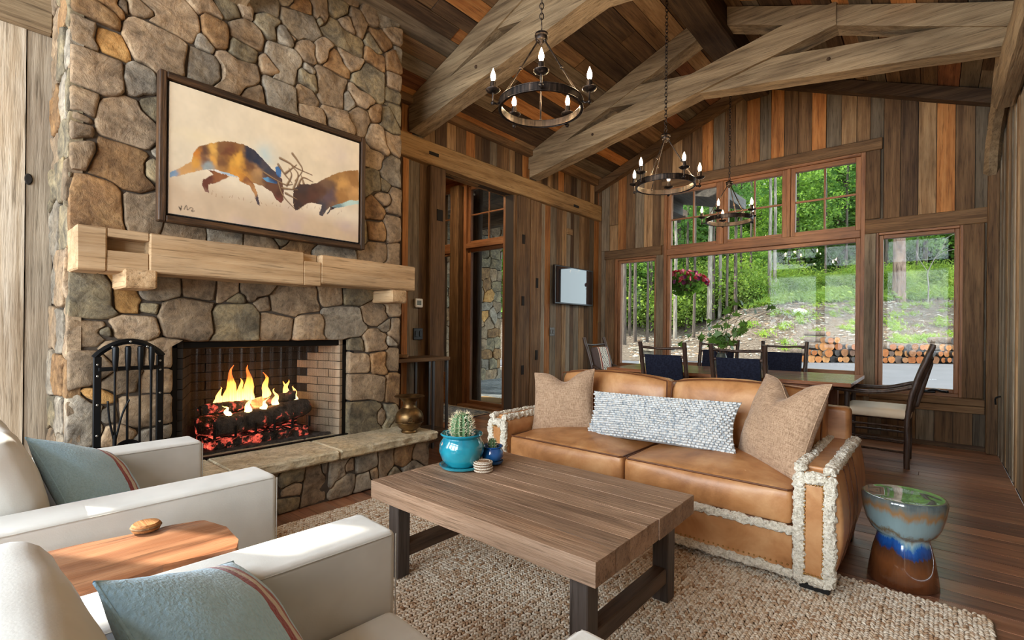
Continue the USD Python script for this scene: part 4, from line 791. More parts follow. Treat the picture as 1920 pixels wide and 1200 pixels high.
obj("nailheads", join(nails((-.86, .018, .108), (.86, .018, .108), 72, None)), brass_n, sofa, True, kind="stuff")
for s in (-1, 1):
    xo, xi = 1.05*s, .885*s; xc = (xo+xi)/2
    v, f = rbox(.165, .95, .51, .035, (5, 10, 8)); v = np.array(v); k = np.clip((v[:, 0]*s)/.08, 0, 1); v[:, 0] += s*k*(.028*np.sin(np.clip((v[:, 2]+.255)/.51, 0, 1)*PI) - .02*np.clip((-v[:, 2]-.05)/.2, 0, 1))
    arm = obj("arm", xf((v, f), (xc, .485, .31)), leather, sofa, True)
    obj("arm_seam", join([tube(curve([(xo+s*.002, y, .55), (xo+s*.024, y, .42), (xo+s*.028, y, .31), (xo+s*.014, y, .17), (xo-s*.02, y, .07)], 5), .0035, 5) for y in (.22, .36, .52)]), dleather, arm)
    obj("arm_front_panel", xf(rbox(.075, .03, .42, .010, (3, 2, 6)), (xc, .008, .30)), leather, sofa, True)
    for q, k in ((xo-s*.024, 3), (xi+s*.024, 4)):
        obj("shearling_strip", fleece((q, .004, .055), (q, .004, .555), .050, .04, (0, -1, 0), k+s), shear_m, sofa, True)
        obj("shearling_strip", fleece((q, .0, .572), (q, .93, .572), .050, .036, (0, 0, 1), k+s+9), shear_m, sofa, True)
    obj("shearling_strip", fleece((xc-.045, .004, .535), (xc+.045, .004, .535), .055, .04, (0, -1, 0), 7+s), shear_m, sofa, True); obj("shearling_strip", fleece((xc-.045, .004, .075), (xc+.045, .004, .075), .045, .036, (0, -1, 0), 8+s), shear_m, sofa, True)
    obj("arm_top_panel", xf(rbox(.075, .86, .02, .008, (3, 8, 2)), (xc, .48, .570)), leather, sofa, True)
    obj("nailheads", join(nails((xc-s*.036, -.008, .10), (xc-s*.036, -.008, .51), 24, None) + nails((xc+s*.036, -.008, .10), (xc+s*.036, -.008, .51), 24, None) + nails((xc-.03, -.008, .102), (xc+.03, -.008, .102), 6, None) + nails((xc-.03, -.008, .508), (xc+.03, -.008, .508), 6, None)), brass_n, sofa, True, kind="stuff")
    for y in (.06, .86): obj("foot", bx(xc-.06, xc+.06, y-.04, y+.05, ZB if y < .3 else .001, .055, .004), black, sofa)
obj("back_frame", xf(rbox(2.02, .12, .58, .03, (10, 3, 6)), (0, .90, .47)), leather, sofa, True)
for s in (-1, 1):
    m = bulge(bulge(rbox(.875, .70, .17, .03, (22, 18, 6)), 2, .055, .4375, .35), 1, .02, .4375, .085, -1); v, f = m; v = np.array(v); v[:, 2] += (meshkit.fbm(np.c_[v[:, :2]*5, np.full(len(v), 3.0+s)], 3)-.5)*.014*(v[:, 2] > 0)
    c = obj("seat_cushion", xf((v, f), (s*.4405, .375, .370)), leather, sofa, True)
    pp = [(s*.4405+a, b, .452) for a, b in ((-.43, .70), (-.43, .045), (-.415, .027), (.415, .027), (.43, .045), (.43, .70))]; obj("piping", join([tube(pp, .005, 6), tube([(a, b, .288) for a, b, _ in pp[1:5]], .005, 6)]), dleather, c)
    m = bulge(rbox(.90, .20, .50, .06, (22, 6, 16)), 1, .05, .45, .25, -1); v, f = m; v = np.array(v); v[:, 2] += .03*np.clip(1-(v[:, 0]/.45)**2, 0, 1)*(v[:, 2] > .1)*np.clip((v[:, 2]-.1)/.15, 0, 1); v += (np.stack([meshkit.fbm(v*7+k*17+s*3, 3)-.5 for k in range(3)], -1))*.018
    c = obj("back_cushion", xf((v, f), (s*.455, .765, .605), rx=-9), leather, sofa, True)
    e = [(a, -.112, b) for a, b in ((-.40, .235), (-.15, .262), (.15, .262), (.40, .235), (.438, .18), (.44, -.2))]; e = [(-.44, -.112, -.2), (-.438, -.112, .18)] + e
    obj("piping", xf(tube(curve(e, 3), .005, 6), (s*.455, .765, .605), rx=-9), dleather, c)

def pillow(w, h, t, chop=0.0, n=44, seed=0, wrinkle=.008):
    """a stuffed square pillow, its face along -y: pointed corners, sides drawn in, top dented by chop"""
    u = np.sin(np.linspace(-PI/2, PI/2, n)); U, Vv = np.meshgrid(u, u); prof = (np.clip(1-np.abs(U)**2.4, 0, 1)*np.clip(1-np.abs(Vv)**2.4, 0, 1))**.55
    X = w/2*U*(1-.07*(1-Vv**2)) ; Z = h/2*Vv*(1-.06*(1-U**2))
    d = chop*np.exp(-((U-.05)/.38)**2)*np.clip((Vv+.1)/1.1, 0, 1)**2; Z = Z - d
    vs = []
    for s in (-1, 1):
        Y = s*t/2*prof*(1-.55*np.clip(d/max(chop, 1e-6), 0, 1)*(chop > 0)*np.clip(Vv, 0, 1)); Y = Y + (meshkit.fbm(np.stack([U*2.6, Vv*2.6, np.full_like(U, seed+s)], -1), 4)-.5)*wrinkle*2*prof
        vs.append(np.stack([X, Y, Z], -1).reshape(-1, 3))
    ii = np.arange(n*n).reshape(n, n); q = np.stack([ii[:-1, :-1], ii[:-1, 1:], ii[1:, 1:], ii[1:, :-1]], -1).reshape(-1, 4); f1 = np.vstack([q[:, [0, 1, 2]], q[:, [0, 2, 3]]])
    m = trimesh.Trimesh(np.vstack(vs), np.vstack([f1, f1[:, ::-1] + n*n]), process=False); m.merge_vertices(digits_vertex=5); return np.array(m.vertices), np.array(m.faces)
def edge_seam(w, h, chop, r):
    t = np.linspace(-1, 1, 24); k = lambda u: chop*np.exp(-((u-.05)/.38)**2)
    P_ = [(w/2*u, 0, h/2*(1-.06*(1-u*u))-k(u)) for u in t] + [(w/2*(1-.07*(1-z*z)), 0, h/2*z) for z in t[::-1][1:]] + [(w/2*u, 0, -h/2*(1-.06*(1-u*u))) for u in t[::-1][1:]] + [(-w/2*(1-.07*(1-z*z)), 0, h/2*z) for z in t[1:]]
    return tube(P_, r, 5, False)
def weave(name, c1, c2, s1, s2, bump=.6):
    """crossed yarns: fine stripes both ways with slubs"""
    n = {"tc": ("texture_coordinate", {}), "mp": ("mapping", {"scale": (s1, .2*s1, .2*s1)}), "mq": ("mapping", {"scale": (.06*s2, .06*s2, s2)}), "a": ("noise_texture", {"scale": 1.0, "detail": 2.0}), "b": ("noise_texture", {"scale": 1.0, "detail": 2.0}), "ad": ("math", {"math_type": "add"}), "hf": ("math", {"math_type": "multiply", "value2": .5}),
         "r": ("rgb_ramp", {"ramp": [(.36, lin(c1)), (.62, lin(c2))]}), "bp": ("bump", {"strength": bump, "distance": .003}), "p": ("principled_bsdf", {"roughness": .92, "specular_ior_level": .1, "sheen_weight": .15})}
    return mat(name, n, [("tc.object", "mp.vector"), ("tc.object", "mq.vector"), ("mp.vector", "a.vector"), ("mq.vector", "b.vector"), ("a.fac", "ad.value1"), ("b.fac", "ad.value2"), ("ad.value", "hf.value1"), ("hf.value", "r.fac"), ("r.color", "p.base_color"), ("hf.value", "bp.height"), ("bp.normal", "p.normal")])
burlap = weave("burlap", (138, 110, 86), (188, 158, 130), 260, 420)
def put(p, loc, rz, rx, ry):
    T = trimesh.transformations.rotation_matrix(math.radians(rz), [0, 0, 1]) @ trimesh.transformations.rotation_matrix(math.radians(rx), [1, 0, 0]) @ trimesh.transformations.rotation_matrix(math.radians(ry), [0, 1, 0])
    M = Gf.Matrix4d(*[float(x) for x in np.r_[np.c_[T[:3, :3].T, np.zeros(3)].ravel(), [*loc, 1]]]); UsdGeom.Xformable(p).ClearXformOpOrder(); UsdGeom.Xformable(p).AddTransformOp(opSuffix="pose").Set(M)
for lab, loc, rot, w, h, t, ch, sd_ in (("brown burlap pillow with a dented top, left end of the sofa", (-2.06, 2.98, .675), (14.9, -21, -6.5), .47, .45, .17, .075, 3), ("large brown burlap pillow turned sideways, right end of the sofa", (-.635, 3.0, .695), (-42.6, -20.5, .5), .52, .52, .22, .11, 8)):
    p = thing("burlap_pillow", lab, "pillow"); obj("cover", pillow(w, h, t, ch, seed=sd_, wrinkle=.016), burlap, p, True); obj("seam", edge_seam(w, h, ch, .0035), burlap, p, True); put(p, loc, *rot)
lw_m = mat("woven_blue_grey", {"oi": ("object_info", {}), "tc": ("texture_coordinate", {}), "n": ("noise_texture", {"scale": 55.0, "detail": 3.0}), "n2": ("white_noise_texture", {}) if False else ("noise_texture", {"scale": 330.0, "detail": 1.0}), "r": ("rgb_ramp", {"ramp": [(.34, lin((136, 144, 150))), (.44, lin((180, 186, 190))), (.52, lin((206, 198, 186))), (.6, lin((192, 200, 206))), (.68, lin((216, 214, 208)))]}), "p": ("principled_bsdf", {"roughness": .9, "specular_ior_level": .15})},
           [("tc.object", "n.vector"), ("n.fac", "r.fac"), ("r.color", "p.base_color")])
p = thing("lumbar_pillow", "long pale blue-grey chunky woven pillow across the middle of the sofa", "pillow")
W_, H_, T_ = .97, .31, .15
obj("cover", pillow(W_, H_, T_, .0, 30, seed=5), plain("lumbar_base", (150, 154, 156), .95), p, True)
loops = []; q = np.random.default_rng(4); bit = rbox(.0235, .010, .0125, .0045, (1, 1, 1))
for jr, vz in enumerate(np.linspace(-.93, .93, 20)):
    for uu in np.linspace(-.97, .97, 40) + (.0128 if jr % 2 else -.0128):
        X, Z = W_/2*uu*(1-.07*(1-vz**2)), H_/2*vz*(1-.06*(1-uu**2)); pf = (max(0, 1-abs(uu)**2.4)*max(0, 1-abs(vz)**2.4))**.55
        loops.append(xf(bit, (X, -T_/2*pf-.002+q.normal(0, .0012), Z), 0, q.normal(0, 5), q.normal(0, 7), q.uniform(.86, 1.12)))
obj("woven_loops", join(loops), lw_m, p, True, kind="stuff"); put(p, (-1.32, 2.955, .632), 1.8, -22.8, -1)

# ------------------------------------------------------------------ armchairs
cream = mat("cream_upholstery", {"tc": ("texture_coordinate", {}), "n": ("noise_texture", {"scale": 5.0, "detail": 4.0}), "n2": ("noise_texture", {"scale": 220.0, "detail": 2.0}), "r": ("rgb_ramp", {"ramp": [(.3, lin((192, 190, 184))), (.7, lin((210, 208, 202)))]}), "b": ("bump", {"strength": .12, "distance": .002}), "p": ("principled_bsdf", {"roughness": .75, "specular_ior_level": .25, "sheen_weight": .2})},
            [("tc.object", "n.vector"), ("tc.object", "n2.vector"), ("n.fac", "r.fac"), ("r.color", "p.base_color"), ("n2.fac", "b.height"), ("b.normal", "p.normal")])
seam_m = plain("seam_grey", (170, 165, 156), .9)
def armchair(lab, xc, z0, yy=0, rz=0):
    t = thing("armchair", lab, "armchair", (xc, yy, 0), rz)
    for s in (-1, 1):
        a = obj("arm", xf(rbox(.205, 1.02, .545, .022, (4, 8, 6)), (s*.435, .385, .325)), cream, t, True)
        obj("seam", join([tube([(s*.435+d*.101, -.10, .586), (s*.435+d*.101, .875, .586)], .002, 5) for d in (-1, 1)] + [tube([(s*.435+d*.099, .893, .07), (s*.435+d*.099, .893, .585)], .002, 5) for d in (-1, 1)]), seam_m, a)
        for y in (-.08, .83): obj("foot", bx(s*.435-.05, s*.435+.05, y-.03, y+.03, z0, .06, .004), black, t)
    obj("base", xf(rbox(.66, .9, .17, .015, (4, 4, 2)), (0, .34, .15)), cream, t, True)
    obj("back", xf(rbox(.68, .14, .62, .03, (4, 3, 6)), (0, -.11, .40), rx=6), cream, t, True)
    obj("seat_cushion", xf(bulge(rbox(.655, .74, .15, .03, (14, 14, 4)), 2, .022, .33, .37), (0, .505, .305)), cream, t, True)
    m = bulge(rbox(.655, .20, .45, .06, (16, 6, 14)), 1, .035, .33, .23, 1); v, f = m; obj("back_cushion", xf((v+np.stack([meshkit.fbm(v*5+k*9+xc, 3)-.5 for k in range(3)], -1)*.02, f), (0, .085+(.03 if xc < -2 else 0), .60), rx=17), cream, t, True)
armchair("cream box-arm armchair nearer the fireplace, with a blue striped pillow", -2.555, .0205); armchair("cream box-arm armchair nearest the viewer, its near side cut off by the frame", -.915, .0205, -.02, -2.5)
blue = mat("blue_wool", {"tc": ("texture_coordinate", {}), "s": ("separate_xyz", {}), "mr": ("map_range", {"from_min": -.25, "from_max": .25}), "n": ("noise_texture", {"scale": 140.0, "detail": 3.0}), "n3": ("noise_texture", {"scale": 6.0, "detail": 3.0}),
                         "r": ("rgb_ramp", {"interpolate": False, "ramp": [(0, lin((166, 208, 236))), (.565, lin((142, 42, 58))), (.625, lin((206, 196, 182))), (.68, lin((150, 60, 66))), (.715, lin((172, 212, 238)))]}), "r2": ("rgb_ramp", {"ramp": [(.3, (.82, .84, .86)), (.6, (1.05, 1.05, 1.05))]}), "mx": ("mix_color", {"blend_type": "multiply", "fac": .7, "use_clamp": False}), "b": ("bump", {"strength": .6, "distance": .006}), "p": ("principled_bsdf", {"roughness": .95, "specular_ior_level": .1, "sheen_weight": .4})},
           [("tc.object", "s.vector"), ("s.x", "mr.value"), ("mr.result", "r.fac"), ("tc.object", "n.vector"), ("n.fac", "r2.fac"), ("r.color", "mx.a"), ("r2.color", "mx.b"), ("mx.result", "p.base_color"), ("n.fac", "b.height"), ("b.normal", "p.normal")])
for lab, loc, rot in (("light blue wool pillow with red stripes on the armchair by the fireplace", (-2.61, .42, .53), (152, -38, 28)), ("light blue wool pillow with a red stripe on the nearest armchair", (-1.0, .37, .555), (152, -38, 28))):
    p = thing("striped_pillow", lab, "pillow"); obj("cover", pillow(.46, .44, .17, .0, 40, 2), blue, p, True); obj("seam", edge_seam(.46, .44, 0, .003), blue, p, True); put(p, loc, *rot)
# slab side table between the armchairs
st = thing("slab_table", "narrow live-edge wooden slab table between the two armchairs", "side table")
rust = wood("slab_wood", (84, 48, 28), (136, 88, 58), (180, 134, 98), 'y', grain=.5, bump=.25, vary=.02, rough=.4, coat=.3)
edge = [(-1.92, -.12), (-1.95, .1), (-1.935, .3), (-1.90, .50), (-1.87, .585), (-1.76, .615), (-1.62, .60), (-1.565, .575), (-1.58, .50), (-1.60, .40), (-1.575, .28), (-1.56, .1), (-1.57, -.12)]
obj("top", rough(subdiv(prism(Polygon(edge).buffer(-.008).buffer(.008), .505, .54), .05), .004, 9, 4), rust, st, 40)
for y in (0.0, .46): obj("leg", bx(-1.82, -1.70, y-.03, y+.03, .0205, .508, .006), W('brown', 'z'), st)
for a, b in ((-1.8, .05), (-1.7, .4)): pass
sl_ = thing("wood_slice", "small round wooden lid standing beside the slab table's far edge", "wooden lid", (-1.905, .43, .545)); obj("disc", lathe([(0, 0), (.036, .0), (.039, .006), (.039, .018), (.034, .023), (0, .024)], 28), W('orange', 'x'), sl_, 40)
obj("bark_edge", ring(.039, .0035, 28, 6, .012), W('brown', 'x'), sl_, True)

# ------------------------------------------------------------------ ceramic drum stool
drum_m = mat("drip_glaze", {"tc": ("texture_coordinate", {}), "s": ("separate_xyz", {}), "mp": ("mapping", {"scale": (26, 26, 1.6)}), "mp2": ("mapping", {"scale": (5, 5, 2)}), "n": ("noise_texture", {"scale": 1.0, "detail": 5.0, "roughness": .65}), "n2": ("noise_texture", {"scale": 1.0, "detail": 2.0}), "a1": ("math", {"math_type": "multiply_add", "value2": .10}), "a2": ("math", {"math_type": "multiply_add", "value2": .12}), "mr": ("map_range", {"from_min": .11, "from_max": .53}),
                            "r": ("rgb_ramp", {"ramp": [(0, lin((70, 36, 20))), (.28, lin((112, 66, 36))), (.40, lin((84, 52, 34))), (.425, lin((18, 60, 120))), (.50, lin((24, 84, 160))), (.525, lin((96, 140, 168))), (.56, lin((150, 172, 176))), (.62, lin((116, 100, 74))), (.66, lin((136, 160, 164))), (.80, lin((124, 146, 148))), (.86, lin((146, 110, 70))), (.93, lin((104, 112, 110))), (1, lin((70, 84, 88)))]}), "p": ("principled_bsdf", {"roughness": .08, "coat_weight": 1.0, "coat_roughness": .03})},
             [("tc.object", "s.vector"), ("tc.object", "mp.vector"), ("tc.object", "mp2.vector"), ("mp.vector", "n.vector"), ("mp2.vector", "n2.vector"), ("n.fac", "a1.value1"), ("s.z", "a1.value3"), ("n2.fac", "a2.value1"), ("a1.value", "a2.value3"), ("a2.value", "mr.value"), ("mr.result", "r.fac"), ("r.color", "p.base_color")])
dm = thing("ceramic_stool", "glossy blue and brown drip-glazed ceramic drum stool beside the sofa", "stool", (-.105, 3.03, 0))
obj("body", lathe([(0, .001), (.132, .001), (.138, .01), (.134, .05), (.118, .15), (.104, .205), (.102, .222), (.110, .236), (.128, .252), (.146, .29), (.160, .345), (.167, .395), (.166, .410), (.160, .418)], 64), drum_m, dm, 50)
obj("top", lathe([(.160, .418), (.150, .420), (.138, .417), (.10, .4185), (0, .419)], 64), mat("glaze_top", {"p": ("principled_bsdf", {"base_color": lin((110, 124, 118)), "roughness": .05, "specular_ior_level": 1.0, "coat_weight": 1.0, "coat_ior": 2.2, "coat_roughness": .02})}, []), dm, True)
# ------------------------------------------------------------------ dining set
tm = wood("dining_wood", (96, 54, 32), (146, 92, 60), (172, 118, 82), 'x', grain=.8, bump=.1, rough=.22, vary=.05, coat=.5)
dt = thing("dining_table", "long polished wooden dining table in front of the picture window", "dining table", (-1.74, 5.70, 0))
for k in range(6): obj("plank", bx(-1.20, 1.20, -.55+k*.1834, -.55+(k+1)*.1834-.001, .715, .750, .003), tm, dt)
obj("apron", join([bx(-.95, .95, -.47, -.44, .60, .714, .002), bx(-.95, .95, .44, .47, .60, .714, .002), bx(-.95, -.92, -.44, .44, .60, .714), bx(.92, .95, -.44, .44, .60, .714)]), tm, dt)
for sx in (-1, 1):
    for sy in (-1, 1): obj("leg", bx(sx*.93-.055, sx*.93+.055, sy*.43-.055, sy*.43+.055, 0, .714, .006), wood("dining_leg", (80, 44, 26), (126, 78, 50), (150, 100, 70), 'z', rough=.35, bump=.1, vary=.05), dt)
hick = wood("hickory_bark", (30, 20, 15), (58, 40, 30), (92, 70, 56), 'z', grain=1.2, rough=.4, bump=.5, vary=.05, spec=.5)
navy = mat("navy_fabric", {"tc": ("texture_coordinate", {}), "w": ("wave_texture", {"bands_direction": "x", "scale": 5.2}) if False else ("noise_texture", {"scale": 60.0}), "r": ("rgb_ramp", {"ramp": [(.3, lin((22, 24, 36))), (.7, lin((36, 40, 56)))]}), "p": ("principled_bsdf", {"roughness": .9, "specular_ior_level": .15})}, [("tc.object", "w.vector"), ("w.fac", "r.fac"), ("r.color", "p.base_color")])
seatc = plain("cream_seat", (206, 186, 158), .6, vary=.08, bscale=6)
def limb(pts, r, sd_=0, n=8): return rough(tube(curve(pts, 5), r, n), .005, 16, sd_)
def chair_frame(t, w=.46, arms=False, hb=1.075, rake=.13):
    """posts, rungs and rails of peeled hickory; faces +y, seat centre at the origin"""
    d = .44
    for s in (-1, 1):
        obj("rear_leg", limb([(s*w/2, -d/2, .001), (s*w/2, -d/2, .25), (s*w/2, -d/2-.005, .48), (s*(w/2+.005), -d/2-.055, .75), (s*(w/2+.01), -d/2-rake, hb)], .0225, s+3), hick, t, 50)
        obj("front_leg", limb([(s*w/2, d/2, .001), (s*w/2, d/2, .3), (s*w/2, d/2, .45 if not arms else .66)], .0215, s+7), hick, t, 50)
        for z in (.14, .24, .36): obj("rung", limb([(s*w/2, -d/2, z), (s*w/2, 0, z+.004), (s*w/2, d/2, z)], .0105, int(z*50)+s, 6), hick, t, 50)
    for y in (-d/2, d/2):
        for z in (.17, .30, .39): obj("rung", limb([(-w/2, y, z), (0, y, z+.003), (w/2, y, z)], .0115, int(z*70), 6), hick, t, 50)
    return d
def back_rails(t, w, d, zs, rake=.13):
    for z in zs:
        y = -d/2-rake*max(0, (z-.48)/.6)**1.2; obj("back_rail", limb([(-w/2, y, z), (0, y-.012, z-.008), (w/2, y, z)], .0135, int(z*40), 7), hick, t, 50)
def side_chair(lab, loc, rz, group=None):
    t = thing("dining_chair", lab, "dining chair", loc, rz); w = .45; d = chair_frame(t, w); back_rails(t, w, d, (1.02, .93, .60))
    obj("seat", xf(bulge(rbox(.44, .44, .07, .03, (8, 8, 2)), 2, .015, .22, .22), (0, 0, .455)), navy, t, True)
    zz = np.linspace(.585, .945, 12); xs = np.linspace(-.19, .19, 9); f = []; v = []
    for off in (0.016, -.022):
        for z in zs_(zz): 
            for x in xs: v.append((x, -d/2-.13*max(0, (z-.48)/.6)**1.2+off-.012*(1-(x/.19)**2), z))
    n = len(xs); k = len(zz)
    for L_ in (0, 1):
        for i in range(k-1):
            for j in range(n-1): a = L_*n*k+i*n+j; q = [[a, a+1, a+n+1], [a, a+n+1, a+n]]; f += q if L_ else [r[::-1] for r in q]
    rim = [i*n for i in range(k)] + [(k-1)*n+j for j in range(1, n)] + [i*n+n-1 for i in range(k-2, -1, -1)] + [j for j in range(n-2, 0, -1)]
    for a, b in zip(rim, rim[1:]+rim[:1]): f += [[a, b, b+n*k], [a, b+n*k, a+n*k]]
    obj("back_panel", (np.array(v), np.array(f)), navy, t, 50)
    return t
def zs_(z): return z
side_chair("navy-backed hickory chair on the sofa side of the dining table, left one", (-2.10, 5.13, 0), 0)
side_chair("navy-backed hickory chair on the sofa side of the dining table, right one", (-1.375, 5.13, 0), 0)
side_chair("navy-backed hickory chair on the window side of the dining table, behind the leafy branches", (-2.12, 6.27, 0), 180)
side_chair("navy-backed hickory chair on the window side of the dining table, right one", (-1.36, 6.27, 0), 180)
def arm_chair(lab, loc, rz, patterned):
    t = thing("dining_armchair", lab, "dining chair", loc, rz); w = .48; d = chair_frame(t, w, True, 1.09, .17); back_rails(t, w, d, (1.0, .56), .17)
    obj("seat", xf(bulge(rbox(.50, .50, .085, .035, (10, 10, 2)), 2, .02, .25, .25), (0, 0, .47)), seatc, t, True)
    for s in (-1, 1): obj("arm", limb([(s*w/2, -d/2-.055, .73), (s*(w/2+.01), -.05, .665), (s*(w/2+.01), d/2-.02, .655), (s*(w/2), d/2+.1, .672)], .019, s+11), hick, t, 50)
    if patterned:
        obj("back_cushion", xf(bulge(rbox(.36, .09, .40, .03, (10, 3, 10)), 1, .02, .18, .2), (0, -d/2-.045, .77), rx=12), pat_m, t, True)
    else:
        for s in (-1, 1): obj("back_stile", limb([(s*.14, -d/2-.02, .50), (s*.145, -d/2-.075, .75), (s*.15, -d/2-.15, .98)], .026, 20+s), hick, t, 50)
        obj("back_panel", xf(rbox(.30, .05, .42, .02, (5, 2, 6)), (0, -d/2-.10, .74), rx=14), hick, t, True)
    return t
pat_m = mat("woven_diamonds", {"tc": ("texture_coordinate", {}), "s": ("separate_xyz", {}), "ax": ("math", {"math_type": "absolute"}), "gt": ("math", {"math_type": "greater_than", "value2": .085}), "st": ("rgb_ramp", {"interpolate": False, "ramp": [(0, (0, 0, 0)), (.10, (1, 1, 1))]}), "mp": ("mapping", {"rotation": (0, .785, 0), "location": (10, 10, 10)}), "ck": ("brick_texture", {"scale": 16.0, "offset": 0.0, "brick_width": .5, "row_height": .5, "mortar_size": .07, "color1": lin((196, 190, 180)), "color2": lin((92, 100, 102)), "mortar": lin((232, 226, 214)), "bias": 0.0}),
                              "sw": ("combine_xyz", {}), "s2": ("separate_xyz", {}), "ed": ("rgb_ramp", {"interpolate": False, "ramp": [(0, lin((210, 204, 192))), (.085, lin((128, 50, 40))), (.105, lin((206, 180, 160))), (.125, lin((84, 70, 66)))]}), "mx": ("mix_color", {}), "p": ("principled_bsdf", {"roughness": .95})},
            [("tc.object", "s.vector"), ("s.x", "ax.value1"), ("ax.value", "st.fac"), ("ax.value", "ed.fac"), ("tc.object", "mp.vector"), ("mp.vector", "s2.vector"), ("s2.x", "sw.x"), ("s2.z", "sw.y"), ("sw.vector", "ck.vector"), ("st.color", "mx.fac") if False else ("ax.value", "st.fac"), ("ck.color", "mx.a"), ("ed.color", "mx.b"), ("gt.value", "mx.fac"), ("mx.result", "p.base_color")] if False else
            [("tc.object", "s.vector"), ("s.x", "ax.value1"), ("ax.value", "ed.fac"), ("ax.value", "gt.value1"), ("gt.value", "mx.fac"), ("ck.color", "mx.a"), ("ed.color", "mx.b"), ("tc.object", "mp.vector"), ("mp.vector", "s2.vector"), ("s2.x", "sw.x"), ("s2.z", "sw.y"), ("sw.vector", "ck.vector"), ("mx.result", "p.base_color")])
arm_chair("dark hickory armchair with a cream seat at the right end of the dining table", (-.39, 5.77, 0), 90, False)
arm_chair("hickory armchair with a woven diamond-pattern back cushion at the left end of the dining table", (-3.05, 5.68, 0), -90, True)
# leafy maple branches in a vase on the table
leafg = mat("maple_leaf", {"oi": ("geometry", {}), "r": ("rgb_ramp", {"ramp": [(0, lin((40, 74, 24))), (.5, lin((74, 118, 36))), (1, lin((128, 160, 56)))]}), "d": ("principled_bsdf", {"roughness": .5}), "t": ("translucent_bsdf", {"color": (.3, .5, .08)}) if False else ("diffuse_bsdf", {"color": (.22, .42, .06)}), "x": ("mix_closure", {"fac": .25})},
            [("oi.random_per_island", "r.fac"), ("r.color", "d.base_color"), ("d.BSDF", "x.closure1"), ("t.BSDF", "x.closure2")], surface="x.closure")
vs_ = thing("vase_of_branches", "vase of green maple branches on the dining table", "vase", (-1.80, 5.70, .752))
obj("vase", lathe([(0, 0), (.05, 0), (.065, .04), (.07, .1), (.05, .17), (.042, .19), (.05, .20), (.04, .195), (.0, .05)], 28), plain("vase_grey", (70, 78, 74), .25), vs_, 60)
ML = np.array([(0, 0), (.16, .02), (.42, -.06), (.34, .14), (.62, .34), (.36, .36), (.34, .5), (.16, .46), (0, .95), (-.16, .46), (-.34, .5), (-.36, .36), (-.62, .34), (-.34, .14), (-.42, -.06), (-.16, .02)])
lm = trimesh.creation.extrude_polygon(Polygon(ML), .012, engine="earcut")
q = np.random.default_rng(21); tips = [(-.33, -.02, .28), (-.18, .05, .42), (-.05, -.05, .36), (.05, .04, .52), (.15, .0, .66), (.28, .02, .60), (.44, .05, .56), (.22, -.06, .36), (-.42, .08, .22), (.10, .1, .30), (-.12, .0, .24)]
brs, k = [], 0
for tp in tips:
    tp = np.array(tp)*[1.3, 1.1, 1.12]; mid = tp*[.45, .5, .62] + [0, 0, .06]; c = curve([(0, 0, .06), (tp[0]*.12, tp[1]*.12, .22), mid+[0, 0, .1], tp+[0, 0, .06]], 6); brs.append(tube(c, np.linspace(.004, .0015, len(c)), 5))
    for s in range(7):
        p0 = c[int(len(c)*(.45+.54*s/6.01))-1]; sz = q.uniform(.07, .11); off = q.normal(0, .034, 3)
        obj("leaf", xf((np.array(lm.vertices)*[1, 1, 1]+[0, 0, -.006], lm.faces), p0+off, q.uniform(0, 360), q.uniform(20, 130), q.uniform(-35, 35), sz), leafg, vs_)
obj("twigs", join(brs), plain("twig", (78, 58, 40), .8), vs_, True)

